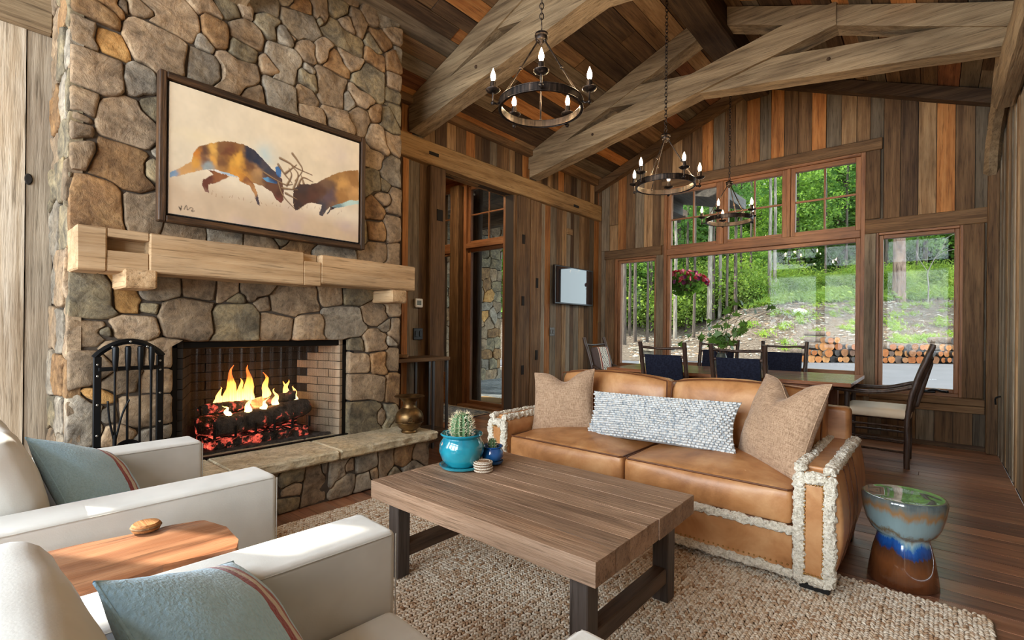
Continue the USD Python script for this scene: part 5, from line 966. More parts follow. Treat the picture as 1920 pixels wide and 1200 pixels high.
# ------------------------------------------------------------------ chandeliers
cb = mat("burnished_iron", {"tc": ("texture_coordinate", {}), "mp": ("mapping", {"scale": (60, 60, 6)}), "n": ("noise_texture", {"scale": 1.0, "detail": 4.0}), "r": ("rgb_ramp", {"ramp": [(.35, lin((24, 21, 20))), (.62, lin((62, 52, 46))), (.78, lin((120, 100, 84)))]}), "p": ("principled_bsdf", {"metallic": .7, "roughness": .42})}, [("tc.object", "mp.vector"), ("mp.vector", "n.vector"), ("n.fac", "r.fac"), ("r.color", "p.base_color")])
bulb_m = mat("candle_bulb", {"e": ("emission", {"color": (1.0, .70, .38), "strength": 230.0})}, [], surface="e.emission")
def chandelier(lab, loc, turn, chain_to):
    t = thing("chandelier", lab, "chandelier", loc, turn)
    # ring: a flat iron hoop
    R, h = .235, .042; obj("hoop", lathe([(R-.006, -h/2), (R+.006, -h/2), (R+.010, -h/2+.004), (R+.010, h/2-.004), (R+.006, h/2), (R-.004, h/2), (R-.006, h/2-.004), (R-.006, -h/2)], 64), cb, t, 40)
    for z in (-h/2, h/2): obj("hoop_bead", ring(R+.009, .0035, 64, 6, z), cb, t, True)
    hz = .41
    obj("hub", lathe([(0, hz-.055), (.012, hz-.05), (.02, hz-.035), (.03, hz-.03), (.036, hz-.02), (.034, hz-.005), (.04, hz), (.038, hz+.012), (.022, hz+.022), (.008, hz+.03), (0, hz+.032)], 28), cb, t, 50)
    obj("ring_link", xf(ring(.022, .0035, 20, 6), (0, 0, hz+.052), rx=90), cb, t, True)
    for k in range(3):
        a = 2*PI*(k*120+60)/360; p0, p1 = np.array([.024*math.cos(a), .024*math.sin(a), hz-.035]), np.array([(R-.002)*math.cos(a), (R-.002)*math.sin(a), h/2]); m = p0*.48+p1*.52
        obj("rod", join([tube([p0, m], .0052, 6), tube([m, p1], .0052, 6), ball(.011, m, 1), ball(.009, p0, 1), ball(.009, p1, 1)]), cb, t, True)
    for k in range(5):
        a = 2*PI*k*72/360; e = np.array([math.cos(a), math.sin(a), 0]); c = e*.285
        arm = obj("candle_arm", join([tube([e*(R+.008)+[0, 0, -.006], e*.262+[0, 0, -.018], c+[0, 0, -.012], c+[0, 0, .045]], .0058, 6), ball(.0125, c+[0, 0, -.016], 1)]), cb, t, True)
        obj("drip_pan", xf(lathe([(0, .0), (.018, .0), (.036, .008), (.042, .016), (.041, .019), (.03, .013), (0, .006)], 24), c+[0, 0, .042]), cb, t, True)
        obj("candle_sleeve", xf(lathe([(.0155, 0), (.0165, .004), (.0165, .05), (.013, .056), (0, .056)], 16), c+[0, 0, .05]), cb, t, 50)
        obj("bulb", xf(lathe([(0, 0), (.008, .002), (.0135, .016), (.0155, .028), (.013, .044), (.007, .060), (.0022, .074), (0, .078)], 14), c+[0, 0, .105]), bulb_m, t, True)
    z = hz+.072; ck = []; k = 0
    while z < chain_to-loc[2]:
        m = ring(.012, .0026, 12, 5); v, f = m; v = np.array(v)*[1.0, 1.6, 1]; ck.append(xf(xf((v, f), rx=90), (0, 0, z+.012), 90*(k % 2))); z += .030; k += 1
    obj("chain", join(ck), cb, t, True); obj("ceiling_cap", xf(lathe([(0, -.02), (.03, -.02), (.05, -.006), (.052, 0), (0, 0)], 24), (0, 0, chain_to-loc[2])), cb, t, 50)
    return t
def facing(x, y, off): return math.degrees(math.atan2(-y, -x)) + off
CH = [(-1.74, 2.26, 2.49), (-1.74, 4.0, 2.435), (-1.74, 5.72, 2.435)]
chandelier("iron hoop chandelier hanging nearest, in front of the stone chimney's edge", CH[0], facing(*CH[0][:2], 0), 4.15)
chandelier("iron hoop chandelier hanging in the middle of the row of three", CH[1], facing(*CH[1][:2], 30), 4.15)
chandelier("iron hoop chandelier hanging farthest, against the transom windows", CH[2], facing(*CH[2][:2], -22), 4.15)
for i, c in enumerate(CH):
    l = UsdLux.SphereLight.Define(stage, "/World/chandelier_glow_%d" % i) if False else None

# ------------------------------------------------------------------ left wall fittings, console, entry rug
tv = thing("television", "small wall-mounted flat television beside the entry", "television", (-4.095, 6.09, 1.83))
obj("casing", bx(.03, .075, -.5, .5, -.275, .275, .006), plain("tv_black", (20, 20, 21), .35), tv); obj("screen", bx(.0745, .0765, -.482, .482, -.252, .258), plain("tv_screen", (26, 26, 30), .04, coat=1.0), tv); obj("wall_bracket", bx(-.0, .032, -.12, .12, -.1, .1), black, tv)
th = thing("thermostat", "small white thermostat on the post beside the mantel", "thermostat", (-4.095, 3.245, 1.455)); obj("body", bx(0, .028, -.05, .05, -.047, .047, .008), plain("white_plastic", (226, 224, 218), .4), th); obj("display", bx(.0275, .0295, -.03, .025, -.022, .026), plain("lcd_grey", (108, 116, 108), .3), th)
for lab, y, z, c in (("black switch plate below the thermostat", 3.25, 1.133, (24, 23, 22)), ("bronze switch plate under the television", 5.625, 1.16, (74, 64, 52))):
    s = thing("switch_plate", lab, "light switch", (-4.098, y, z)); pm_ = plain("plate_%d" % c[0], c, .4); obj("plate", bx(0, .012, -.06, .06, -.06, .06, .003), pm_, s)
    for k in (-.028, .028): obj("rocker", bx(.0115, .018, k-.015, k+.015, -.03, .03, .003), pm_, s)
obj("wood_block", bx(-4.098, -4.08, 5.97, 6.11, 2.59, 2.68, .003), W('tan', 'y'), None, False, "small square wood block on the wall above the television", "wood block")
cn = thing("console_table", "narrow wooden console on thin steel legs beside the fireplace", "console table", (-3.90, 2.97, 0))
obj("top", rough(subdiv(bx(-.18, .16, -.37, .42, .868, .905, .004), .1), .002, 6, 1), W('brown', 'y'), cn)
for x in (-.15, .13):
    for y in (.22, .40): obj("leg", bx(x-.011, x+.011, y-.011, y+.011, 0, .868), plain("grey_steel", (110, 112, 114), .4, .8), cn)
obj("shelf", bx(-.17, .15, -.36, .41, .06, .17, .004), W('dark', 'y'), cn)
for lab, y, r in (("left small wooden bowl on the console", 2.70, .045), ("right small wooden bowl on the console", 2.83, .06)):
    obj("wooden_bowl", lathe([(0, .0), (r*.7, .0), (r, .012), (r*1.02, .035), (r*.9, .036), (r*.7, .014), (0, .010)], 28)[0]+np.array([-3.80, y, .906]) if False else xf(lathe([(0, .0), (r*.7, .0), (r, .012), (r*1.02, .035), (r*.9, .036), (r*.7, .014), (0, .010)], 28), (-3.80, y, .906)), W('tan', 'x'), None, 50, lab, "bowl")
er = mat("faded_rug", {"tc": ("texture_coordinate", {}), "v": ("noise_texture", {"scale": 9.0, "detail": 5.0, "roughness": .7}), "r": ("rgb_ramp", {"ramp": [(.38, lin((70, 84, 104))), (.5, lin((112, 122, 134))), (.58, lin((170, 170, 168))), (.64, lin((94, 106, 124)))]}), "p": ("principled_bsdf", {"roughness": .95})}, [("tc.object", "v.vector"), ("v.fac", "r.fac"), ("r.color", "p.base_color")])
ru = thing("entry_rug", "faded blue patterned rug inside the entry door", "rug", (-5.2, 4.75, 0)); obj("pile", prism(sbox(-.95, -.85, .5, .38), .001, .010), er, ru); obj("border", prism(sbox(-.95, -.85, .5, .38).difference(sbox(-.90, -.80, .45, .33)), .0095, .0115), plain("rug_border", (176, 166, 152), .95), ru)
for r_, y0_, y1_ in ((0, 6.36, 6.42),): obj("wall_hook", rough(tube(curve([(.475, y0_, .62), (.44, y0_, .60), (.44, y0_, .54)], 4), .008, 6), .001, 8), blk, None, False, "black iron hook low on the right wall", "hook")

cl_ = thing("ceiling_light", "small round ceiling light over the entry alcove", "ceiling light", (-5.2, 4.35, 3.47)); obj("rim", lathe([(.10, .0), (.11, .01), (.11, .03), (0, .03)], 28), blk, cl_, 40); obj("diffuser", lathe([(0, .004), (.10, .004), (.10, .012), (0, .012)], 28), mat("warm_diffuser", {"e": ("emission", {"color": (1.0, .72, .42), "strength": 170.0})}, [], surface="e.emission"), cl_)
# ------------------------------------------------------------------ outdoors
FV, RV = AX[2], AX[0]
def at(px, d): 
    """plan point seen at the photograph's column px, d metres ahead"""
    p = (FV + (px-960)/FPX*RV)*d; return float(p[0]), float(p[1])
CU = [900, 1150, 1260, 1330, 1370, 1420, 1500, 1560, 1610, 1680, 1800, 1950, 2300]; CY_ = [606, 604, 601, 596, 578, 566, 560, 557, 553, 549, 545, 538, 525]
def ground(x, y):
    x, y = np.asarray(x, float), np.asarray(y, float); d = x*FV[0]+y*FV[1]; lat = x*RV[0]+y*RV[1]; u = 960+FPX*lat/np.maximum(d, 3); s = np.interp(u, CU, CY_)
    zc_ = np.maximum(1.2 + (615-s)/FPX*30, .3); d0 = 20.2 + .8*np.sin(lat*.3); t = np.clip((d-d0)/(30-d0), 0, 1); left = np.clip((1400-u)/120, 0, 1)
    t = t*(1-left) + left*np.clip((d-21)/14, 0, 1)**1.5
    z = zc_*(t*t*(3-2*t)*.5 + t*.5) + np.clip(d-30, 0, 60)*np.interp(u, [1100, 1400, 1700], [.06, .16, .24])
    return z + np.clip(t, 0, 1)*(meshkit.fbm(np.stack([x*.6, y*.6, x*0], -1), 4)-.5)*.5
def grid_mesh(x0, x1, y0, y1, st_, fn, drop):
    xs, ys = np.arange(x0, x1+st_, st_), np.arange(y0, y1+st_, st_); X, Y = np.meshgrid(xs, ys); Z = fn(X, Y); n = len(xs); ii = np.arange(X.size).reshape(X.shape)
    q = np.stack([ii[:-1, :-1], ii[:-1, 1:], ii[1:, 1:], ii[1:, :-1]], -1).reshape(-1, 4); v = np.stack([X, Y, Z], -1).reshape(-1, 3); q = q[~drop(v[q].mean(1))]; m = trimesh.Trimesh(v, np.vstack([q[:, [0, 1, 2]], q[:, [0, 2, 3]]]), process=False); m.remove_unreferenced_vertices(); return np.array(m.vertices), np.array(m.faces)
dirt = mat("hill_dirt", {"tc": ("texture_coordinate", {}), "n": ("noise_texture", {"scale": .35, "detail": 5.0, "roughness": .6}), "n2": ("noise_texture", {"scale": 7.0, "detail": 6.0, "roughness": .75}), "r2": ("rgb_ramp", {"ramp": [(.34, lin((66, 54, 46))), (.5, lin((104, 90, 79))), (.62, lin((128, 115, 103))), (.72, lin((166, 156, 146)))]}), "g": ("rgb_ramp", {"ramp": [(.35, lin((84, 104, 40))), (.6, lin((150, 158, 80)))]}), "sx": ("separate_xyz", {}), "gm": ("math", {"math_type": "multiply_add", "value2": 2.6}), "gr": ("map_range", {"from_min": 4.6, "from_max": 5.6, "clamp": True}), "mx": ("mix_color", {}), "b": ("bump", {"strength": 1.0, "distance": .08}), "p": ("principled_bsdf", {"roughness": .95, "specular_ior_level": .1})},
           [("tc.object", "n.vector"), ("tc.object", "n2.vector"), ("n2.fac", "r2.fac"), ("n2.fac", "g.fac"), ("tc.object", "sx.vector"), ("n.fac", "gm.value1"), ("sx.z", "gm.value3"), ("gm.value", "gr.value"), ("gr.result", "mx.fac"), ("r2.color", "mx.a"), ("g.color", "mx.b"), ("mx.result", "p.base_color"), ("n2.fac", "b.height"), ("b.normal", "p.normal")])
near_d = lambda c: (c[:, 0]*FV[0]+c[:, 1]*FV[1] < 19.0) | (c[:, 0]*FV[0]+c[:, 1]*FV[1] > 62) | (np.abs(c[:, 0]*RV[0]+c[:, 1]*RV[1]) > 48)
obj("hillside", grid_mesh(-62, 22, 8, 72, .55, ground, near_d), dirt, None, True, "dirt and gravel bank rising to the forest beyond the driveway", "hillside", None, "structure")
obj("driveway", prism(Polygon([(-60, 7.06), (14, 7.06), (14, 40), (-60, 40)]).difference(sbox(-14, 5, -4.2, 12)), -.06, -.01), plain("asphalt", (80, 78, 83), .9, vary=.12, bscale=.7, bump=.3), None, False, "grey paved driveway outside the windows", "driveway", None, "structure")
obj("lawn", prism(Polygon([(-60, 12), (-14, 12), (-14, -8), (-60, -8)]), -.06, .0), plain("lawn_green", (120, 150, 52), .95, vary=.3, bscale=3), None, False, "patch of bright green lawn beyond the entry porch", "lawn", None, "structure")
# foliage kit
def leaf_mat(name, a, b, c, tr):
    return mat(name, {"g": ("geometry", {}), "oi": ("object_info", {}), "r": ("rgb_ramp", {"ramp": [(0, lin(a)), (.55, lin(b)), (1, lin(c))]}), "mr": ("map_range", {"to_min": .72, "to_max": 1.3}), "mh": ("map_range", {"to_min": .525, "to_max": .475}), "hs": ("hsv", {"saturation": .86}), "d": ("diffuse_bsdf", {}), "t": ("translucent_bsdf", {"color": lin(tr)}), "x": ("mix_closure", {"fac": .40})},
               [("g.random_per_island", "r.fac"), ("oi.random", "mr.value"), ("mr.result", "hs.value"), ("oi.random", "mh.value"), ("mh.result", "hs.hue"), ("r.color", "hs.color"), ("hs.color", "d.color"), ("d.BSDF", "x.closure1"), ("t.BSDF", "x.closure2")], surface="x.closure")
LF = leaf_mat("leaves_broad", (84, 118, 48), (126, 166, 66), (178, 204, 96), (160, 200, 70)); LC = leaf_mat("leaves_conifer", (70, 104, 54), (108, 150, 74), (156, 188, 98), (140, 182, 80)); LB = leaf_mat("leaves_shrub", (110, 138, 50), (150, 178, 64), (196, 202, 96), (176, 200, 72))
def cards(c, n_, L, Wd, rg, flat=.5):
    """leaf blades: two triangles each, bent along the middle"""
    k = len(c); a = rg.uniform(0, 2*PI, k); tilt = rg.normal(0, flat, k); u = np.c_[np.cos(a)*np.cos(tilt), np.sin(a)*np.cos(tilt), np.sin(tilt)]; w = np.cross(u, rg.normal(0, 1, (k, 3))); w /= np.linalg.norm(w, axis=1, keepdims=True)
    s = rg.uniform(.6, 1.25, k)[:, None]; v = np.stack([c-u*L/2*s, c+w*Wd/2*s, c+u*L/2*s, c-w*Wd/2*s], 1).reshape(-1, 3); i = np.arange(k)*4; return v, np.vstack([np.c_[i, i+1, i+2], np.c_[i, i+2, i+3]])
def bark(name, a, b): return mat(name, {"tc": ("texture_coordinate", {}), "mp": ("mapping", {"scale": (9, 9, 1.6)}), "n": ("noise_texture", {"scale": 1.0, "detail": 5.0, "roughness": .7}), "r": ("rgb_ramp", {"ramp": [(.36, lin(a)), (.62, lin(b))]}), "b": ("bump", {"strength": 1.0, "distance": .05}), "p": ("principled_bsdf", {"roughness": .95})}, [("tc.object", "mp.vector"), ("mp.vector", "n.vector"), ("n.fac", "r.fac"), ("r.color", "p.base_color"), ("n.fac", "b.height"), ("b.normal", "p.normal")])
BK = bark("bark_dark", (44, 36, 32), (98, 84, 74)); BP = bark("bark_pale", (92, 82, 74), (152, 142, 130)); BR = bark("bark_pine", (84, 62, 52), (152, 126, 110))
def trunk(h, r, rg, lean=.02, n=9):
    t = np.linspace(0, 1, 10); return tube(np.c_[np.cumsum(rg.normal(0, lean*h/10, 10)), np.cumsum(rg.normal(0, lean*h/10, 10)), t*h-.3], r*(1-.75*t)+.01, n)
def fir(h, r, n_, first, rg):
    P_ = []
    for k in range(n_):
        z = first + (h-first)*rg.uniform(0, 1)**.9; R = r*(1-(z-first)/(h-first+.3))**.85*rg.uniform(.7, 1.1) + .12; a = rg.uniform(0, 2*PI); t = np.sqrt(rg.uniform(.04, 1, 34)); P_.append(np.c_[R*t*math.cos(a)+rg.normal(0, .11, 34), R*t*math.sin(a)+rg.normal(0, .11, 34), z-.32*R*t**1.4+rg.normal(0, .06, 34)])
    return cards(np.vstack(P_), 0, .34, .12, rg, .35)
def broad(h, r, n_, first, rg, L=.22, Wd=.16, m=46):
    P_ = []
    for k in range(n_):
        d = rg.normal(0, 1, 3); d /= np.linalg.norm(d); c = d*rg.uniform(.3, 1)*[r, r, (h-first)/2] + [0, 0, (h+first)/2]; P_.append(c + rg.normal(0, .3, (m, 3))*[1, 1, .7])
    return cards(np.vstack(P_), 0, L, Wd, rg, .6)
def tree(name, lab, grp, crown, cm, tk, bm, loc):
    t = thing(name, lab, "tree", loc, 0, grp); obj("trunk", tk, bm, t, True); obj("crown", crown, cm, t, kind="stuff"); return t
tg = np.random.default_rng(77)
def place(px, d): x, y = at(px, d); return x, y, float(ground(x, y))
G = {'fir': "green firs of the forest behind the bank", 'broad': "leafy trees of the forest behind the bank", 'pine': "slender dark-trunked trees along the forest edge", 'pale': "slender pale-trunked trees along the forest edge", 'shrub': "bright green shrubs under the trees"}
pro = {}
pro['fir'] = tree("fir_tree", "dense green fir in the forest behind the bank", G['fir'], fir(15, 3.0, 260, .5, tg), LC, trunk(15, .22, tg), BK, place(1500, 42))
pro['broad'] = tree("leafy_tree", "bright leafy tree in the forest behind the bank", G['broad'], broad(12, 3.4, 190, 1.5, tg, .2, .14, 60), LF, trunk(10, .16, tg), BK, place(1200, 40))
pro['pine'] = tree("slender_tree", "slender dark-trunked tree at the forest edge", G['pine'], fir(17, 1.7, 80, 6.5, tg), LC, trunk(17, .15, tg, .012), BK, place(1361, 35))
pro['pale'] = tree("pale_tree", "slender pale-trunked tree at the forest edge", G['pale'], broad(17, 2.0, 55, 8.0, tg), LF, trunk(16, .15, tg, .016), BP, place(1329, 29))
sh_ = thing("shrub", "bright green shrub under the trees at the top of the bank", "shrub", place(1420, 30.5), 0, G['shrub']); obj("foliage", broad(1.7, 1.1, 90, .1, tg, .11, .08, 60), LB, sh_, kind="stuff"); obj("stems", join([tube([(0, 0, -.1), (a, b, 1.0)], .02, 5) for a, b in ((.3, .1), (-.2, .3), (.1, -.35))]), BK, sh_)
pro['shrub'] = sh_
def more(kind, px, d, s=1.0, sz=None): dup(pro[kind], place(px, d), tg.uniform(0, 360), scale=(s, s, sz or s))
for px, d in ((1172, 27), (1181, 30), (1192, 28), (1214, 28), (1222, 31), (1286, 31), (1300, 28), (1337, 31), (1361, 29), (1380, 30), (1387, 32), (1408, 33), (1478, 36), (1546, 34), (1584, 35), (1717, 33), (1658, 34), (1112, 30), (1820, 34), (940, 36), (965, 33), (1040, 33)): more('pine', px, d, tg.uniform(.5, .72), tg.uniform(.85, 1.1))
for px, d in ((1266, 29), (1205, 32), (1441, 30), (1452, 31), (1348, 31), (1612, 38)): more('pale', px, d, tg.uniform(.6, .8), tg.uniform(.95, 1.15))
for k in range(64): more('fir', tg.uniform(1080, 1960), tg.uniform(37, 58), tg.uniform(.75, 1.3))
for k in range(46): more('broad', tg.uniform(1080, 1960), tg.uniform(35, 54), tg.uniform(.6, 1.15))
for k in range(16): more('broad', tg.uniform(860, 1090), tg.uniform(34, 52), tg.uniform(.7, 1.1))
for k in range(10): more('fir', tg.uniform(860, 1090), tg.uniform(34, 52), tg.uniform(.8, 1.2))
for px in list(range(1120, 1360, 16)) + list(range(1370, 1830, 26)): more('shrub', px+tg.uniform(-8, 8), (31.5 if px > 1360 else 33)+tg.uniform(-1, 3), tg.uniform(.6, 1.25))
bp_ = thing("big_pine", "thick scaly-barked pine trunk seen through the tall right window", "tree", place(1684, 29)); obj("trunk", trunk(19, .34, tg, .008, 14), BR, bp_, True); obj("crown", fir(19, 2.6, 70, 8.5, tg), LC, bp_, kind="stuff")
bi = thing("bare_sapling", "small pale bare-branched sapling right of the thick pine", "tree", place(1739, 28.5)); rgb_ = np.random.default_rng(5)
obj("trunk", tube(curve([(0, 0, -.2), (.03, 0, 1.0), (0, 0, 1.8), (.35, 0, 2.7), (.75, .1, 3.3)], 5), np.linspace(.05, .015, 21), 6), BP, bi, True)
obj("branches", join([tube(curve([(0, 0, 1.8), (-.4, 0, 2.6), (-.55, .1, 3.1)], 4), .02, 5), tube(curve([(.4, 0, 2.7), (.9, .1, 3.0), (1.5, .1, 3.0)], 4), .016, 5), tube(curve([(.6, 0, 3.0), (.8, .1, 3.7), (1.3, .2, 4.0)], 4), .014, 5)]), BP, bi, True)
for k in range(34): more('broad', tg.uniform(1090, 1420), tg.uniform(32, 40), tg.uniform(.45, .7), tg.uniform(.28, .5))
for k in range(40): more('shrub', tg.uniform(1100, 1390), tg.uniform(31.5, 37), tg.uniform(1.1, 1.9))
# stones, bark chips and tufts strewn over the bank
chips = UsdGeom.PointInstancer.Define(stage, "/World/scattered_stones"); tag(chips.GetPrim(), "pale stones and wood chips strewn over the dirt bank", "stones", None, "stuff")
UsdGeom.Scope.Define(stage, "/World/scattered_stones/kinds"); s1 = usdkit.mesh(stage, "/World/scattered_stones/kinds/stone_a", rough(ball(.07, (0, 0, 0), 1, (1.2, .8, .5)), .03, 9, 1), plain("chip_pale", (150, 142, 130), .9)); s2 = usdkit.mesh(stage, "/World/scattered_stones/kinds/stone_b", rough(ball(.06, (0, 0, 0), 1, (1.5, .6, .3)), .03, 9, 2), plain("chip_brown", (140, 112, 88), .9))
chips.CreatePrototypesRel().SetTargets([s1.GetPath(), s2.GetPath()])
cpx, cd = tg.uniform(1180, 1900, 2600), 20.8+9.5*tg.uniform(0, 1, 2600)**.8; cc = np.array([at(a, b) for a, b in zip(cpx, cd)]); cz_ = ground(cc[:, 0], cc[:, 1])
chips.CreatePositionsAttr(Vt.Vec3fArray.FromNumpy(np.c_[cc, cz_+.01].astype(np.float32))); chips.CreateProtoIndicesAttr(Vt.IntArray.FromNumpy((tg.uniform(0, 1, 2600) > .55).astype(np.int32))); sc_ = tg.uniform(.3, 1.3, 2600)**1.5; chips.CreateScalesAttr(Vt.Vec3fArray.FromNumpy(np.c_[sc_, sc_, sc_].astype(np.float32)))
aa = tg.uniform(0, PI, 2600); chips.CreateOrientationsAttr(Vt.QuathArray([Gf.Quath(float(math.cos(a)), 0, 0, float(math.sin(a))) for a in aa]))
tu = UsdGeom.PointInstancer.Define(stage, "/World/grass_tufts"); tag(tu.GetPrim(), "green weed tufts dotted over the dirt bank", "grass", None, "stuff"); UsdGeom.Scope.Define(stage, "/World/grass_tufts/kinds")
t1 = usdkit.mesh(stage, "/World/grass_tufts/kinds/tuft", cards(tg.normal(0, .16, (70, 3))*[1, 1, .5]+[0, 0, .12], 0, .26, .05, tg, .9), LB); tu.CreatePrototypesRel().SetTargets([t1.GetPath()])
tpx, td = np.r_[tg.uniform(1400, 1900, 110), tg.uniform(1400, 1900, 480), tg.uniform(1480, 1800, 60)], np.r_[tg.uniform(21, 28, 110), tg.uniform(29, 35, 480), tg.uniform(19.6, 20.2, 60)]; tc_ = np.array([at(a, b) for a, b in zip(tpx, td)]); ts = np.r_[tg.uniform(.4, 1.1, 110), tg.uniform(.8, 2.0, 480), tg.uniform(.5, .9, 60)]
tu.CreatePositionsAttr(Vt.Vec3fArray.FromNumpy(np.c_[tc_, ground(tc_[:, 0], tc_[:, 1])].astype(np.float32))); tu.CreateProtoIndicesAttr(Vt.IntArray.FromNumpy(np.zeros(len(ts), np.int32))); tu.CreateScalesAttr(Vt.Vec3fArray.FromNumpy(np.c_[ts, ts, ts].astype(np.float32)))
wr = obj("white_rock", rough(ball(.30, (0, 0, 0), 2, (1.3, .8, .6)), .08, 3, 3), plain("rock_white", (206, 204, 200), .9), None, False, "pale angular rock lying on the bank behind the table", "rock"); UsdGeom.Xformable(wr).AddTranslateOp().Set(Gf.Vec3d(*(np.array(place(1500, 26.5))+[0, 0, .12])))
# firewood pile
lg = mat("log_end", {"tc": ("texture_coordinate", {}), "oi": ("object_info", {}), "n": ("noise_texture", {"scale": 9.0, "detail": 4.0}), "r": ("rgb_ramp", {"ramp": [(0, lin((160, 92, 48))), (.3, lin((186, 118, 66))), (.58, lin((196, 138, 86))), (.78, lin((140, 92, 60))), (.86, lin((84, 76, 72))), (1, lin((60, 54, 52)))]}), "r2": ("rgb_ramp", {"ramp": [(.35, (.7, .65, .6)), (.6, (1.1, 1.1, 1.1))]}), "mx": ("mix_color", {"blend_type": "multiply", "fac": .7, "use_clamp": False}), "p": ("principled_bsdf", {"roughness": .9})}, [("oi.random", "r.fac"), ("tc.object", "n.vector"), ("n.fac", "r2.fac"), ("r.color", "mx.a"), ("r2.color", "mx.b"), ("mx.result", "p.base_color")])
lp = []; ang = math.degrees(math.atan2(-FV[1], -FV[0]))
prof_u, prof_y = [1500, 1512, 1530, 1545, 1562, 1580, 1600, 1626, 1650, 1668, 1690, 1722, 1750, 1780, 1800], [668, 655, 634, 624, 636, 636, 642, 652, 656, 645, 641, 645, 649, 634, 634]
DP = 19.4; mpp = DP/FPX; lrg = np.random.default_rng(8); first_log = None; LLAB = "cut round of firewood in the long stacked pile at the foot of the bank"
row, z = 0, .0
while row < 9:
    u = 1502 + (row % 2)*8
    while u < 1800:
        r = lrg.uniform(4.8, 8.2); yb = 674 - 7 - row*11.6; top = np.interp(u, prof_u, prof_y)
        if yb - r > top - 10:
            x, y = at(u, DP + lrg.uniform(-.12, .12)); zz = (674-yb)*mpp - .02 + lrg.uniform(-.02, .02); s = r*mpp/.16
            if first_log is None:
                first_log = thing("firewood_log", LLAB, "firewood log", (x, y, zz), ang, "rounds of firewood in the stacked pile")
                Rr = .16; tt = np.linspace(0, 2*PI, 15)[:-1]; rr_ = Rr*(1+.05*np.sin(3*tt)); ring_ = np.c_[0*tt, rr_*np.cos(tt), rr_*np.sin(tt)]
                v = np.vstack([ring_+[.28, 0, 0], ring_*1.02+[-.9, 0, 0], [[-.9, 0, 0]]]); n = len(tt); f = [[j, j+n, (j+1) % n+n] for j in range(n)] + [[j, (j+1) % n+n, (j+1) % n] for j in range(n)] + [[2*n, (j+1) % n+n, j+n] for j in range(n)]
                obj("bark", (v, np.array(f)), BK, first_log, 50); v2 = np.vstack([ring_*.97+[.283, 0, 0], [[.283, 0, 0]]]); obj("cut_end", (v2, np.array([[n, j, (j+1) % n] for j in range(n)])), lg, first_log)
            else: dup(first_log, (x, y, zz), ang + lrg.uniform(-9, 9), scale=(1, s, s))
        u += r + lrg.uniform(5.4, 7.4)
    row += 1
# stone pedestal on the drive, hanging basket and eave timbers outside the picture window
sgr = ST[3]; pd = thing("stone_pedestal", "grey stone pedestal with a slab cap on the drive", "pedestal", (*at(1226, 16.6), -.01), 10)
obj("body", rough(subdiv(bx(-.42, .42, -.3, .3, 0, .5, .02), .12), .03, 5, 2), sgr, pd); obj("cap", rough(subdiv(bx(-.62, .62, -.42, .42, .5, .62, .02), .15), .025, 5, 3), sgr, pd)
hbk = thing("hanging_basket", "hanging basket of red and purple flowers outside the picture window", "hanging basket", (-3.25, 8.3, 2.02))
fg_ = np.random.default_rng(12); obj("basket_bowl", lathe([(0, -.16), (.12, -.15), (.2, -.06), (.22, .02), (.2, .03)], 20), plain("basket_fibre", (84, 62, 44), .95), hbk, 50)
pts = fg_.normal(0, 1, (900, 3)); pts /= np.linalg.norm(pts, axis=1, keepdims=True); pts = pts*np.array([.34, .34, .22])*fg_.uniform(.4, 1, (900, 1)) + [0, 0, -.02]; obj("foliage", cards(pts, 0, .09, .06, fg_, .6), LF, hbk, kind="stuff")
fl_ = [plain("petal_red", (196, 44, 58), .6), plain("petal_pink", (220, 92, 108), .6), plain("petal_purple", (128, 40, 92), .6)]; bl = xf(lathe([(0, 0), (.012, .004), (.034, .018), (.038, .026), (.02, .016), (0, .006)], 8))
for k, m in enumerate(fl_):
    d = fg_.normal(0, 1, (34, 3)); d /= np.linalg.norm(d, axis=1, keepdims=True); d[:, 2] = np.abs(d[:, 2])*.9-.15; obj("flowers", join([xf(bl, q*[.37, .37, .25], fg_.uniform(0, 360), fg_.uniform(20, 100), fg_.uniform(-50, 50)) for q in d]), m, hbk, kind="stuff")
for a in (0, 120, 240): obj("hanger_chain", tube([(.2*math.cos(math.radians(a)), .2*math.sin(math.radians(a)), .02), (0, 0, .55)], .004, 5), blk, hbk)
obj("hanger_hook", tube([(0, 0, .55), (0, 0, 1.15)], .005, 5), blk, hbk)
ev = thing("eave_bracket", "dark timber bracket and rafter tail of the eave outside the transom lights", "eave", kind="structure"); gd = wood("eave_grey", (50, 48, 48), (92, 86, 82), (120, 112, 106), 'y', bump=.3)
obj("beam_end", bx(-3.62, -3.28, 7.06, 8.3, 3.16, 3.5, .01), gd, ev); obj("rafter_tail", frame_xf(prism(Polygon([(-3.6, 3.62), (-2.3, 3.30), (-2.3, 3.14), (-3.6, 3.45)]), 0, .9), (0, 7.5, 0), (1, 0, 0), (0, 0, 1), (0, 1, 0)), gd, ev); obj("soffit", frame_xf(prism(Polygon([(-5.2, 3.2), (-3.2, 4.0), (-3.2, 4.06), (-5.2, 3.26)]), 0, 2.0), (0, 7.06, 0), (1, 0, 0), (0, 0, 1), (0, 1, 0)), gd, ev)
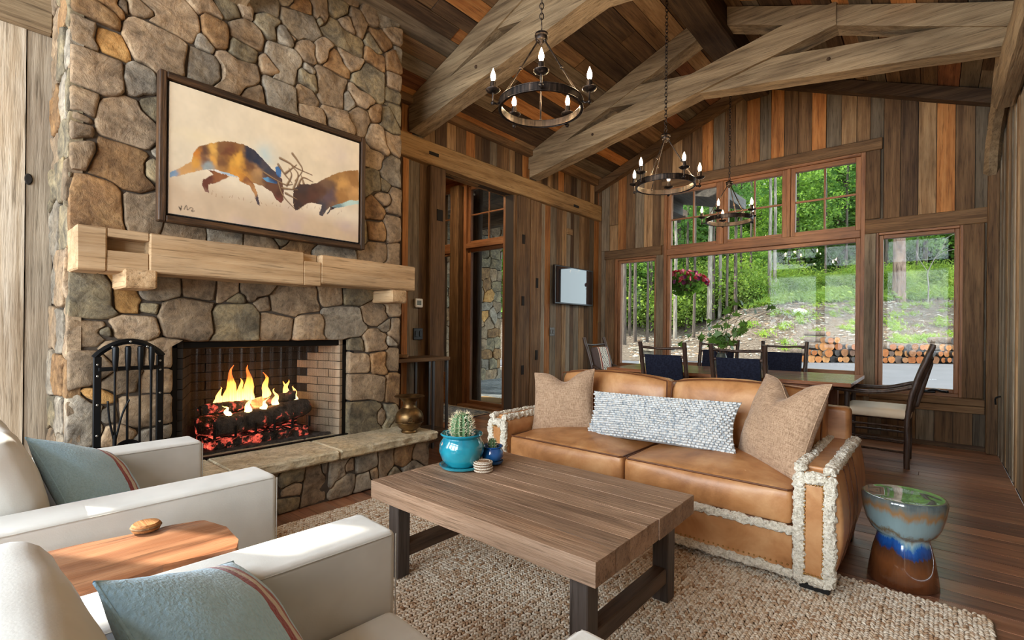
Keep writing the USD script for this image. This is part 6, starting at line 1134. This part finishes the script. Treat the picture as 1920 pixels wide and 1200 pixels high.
# entry porch: stone wall, slate floor, roof, log post, doormat
pw = thing("porch_wall", "stone wall of the entry porch seen through the glazed door", "wall", kind="structure"); obj("mortar", bx(-8.6, -8.02, 5.42, 8.88, -.05, 3.9), mortar, pw)
sd2, z, r = [], 0, 0
while z < 3.8:
    h = srng.uniform(.17, .30); y = 5.40
    while y < 8.88: w_ = srng.uniform(.22, .48); sd2.append((y+w_/2, z+h/2+srng.uniform(-.02, .02), .08)); y += w_
    z += h
lay(power_cells(sd2, sbox(5.42, -.05, 8.88, 3.85)), (-8.02, 0, 0), (0, 1, 0), (0, 0, 1), (1, 0, 0), [.3, .25, .2, .2, .05], (.02, .07), parent=pw, base=900)
pf = thing("porch_floor", "grey slate flagstones of the entry porch", "floor", kind="structure"); obj("bed", bx(-14, -4.2, 5.4, 11.8, -.2, -.045), mortar, pf); slate = stone_mat("slate", (84, 88, 92), (126, 130, 134), (146, 148, 150), (170, 170, 170))
sd3 = [(x+srng.uniform(-.2, .2), y+srng.uniform(-.15, .15), .2) for x in np.arange(-8.0, -4.2, .62) for y in np.arange(5.6, 11.6, .5)]
for c in power_cells(sd3, sbox(-8.0, 5.42, -4.25, 11.8)):
    if c is not None:
        for q in polys(c.buffer(-.012)): obj("flagstone", prism(q, -.05, -.012+srng.uniform(-.004, .004)), slate, pf)
obj("porch_roof", bx(-14, -4.25, 5.4, 11, 3.75, 3.9), W('dark', 'y'), None, False, "dark board roof over the entry porch", "roof", None, "structure")
for k, y in enumerate((6.4, 8.0)): obj("porch_beam", bx(-14, -4.3, y, y+.2, 3.48, 3.75, .01), W('dark', 'x'), None, False, ("nearer" if k == 0 else "farther") + " dark beam under the porch roof", "beam", None, "structure")
obj("porch_post", rough(tube(np.linspace((-5.75, 5.75, -.02), (-5.75, 5.75, 3.7), 10), .11, 12), .015, 3, 3), W('dark', 'z'), None, True, "dark log post just outside the entry door", "post")
obj("doormat", prism(sbox(-6.0, 5.65, -5.3, 6.25), -.012, .004), plain("coir", (150, 112, 66), .95, bump=.6, bscale=200), None, False, "tan coir doormat outside the entry door", "doormat")
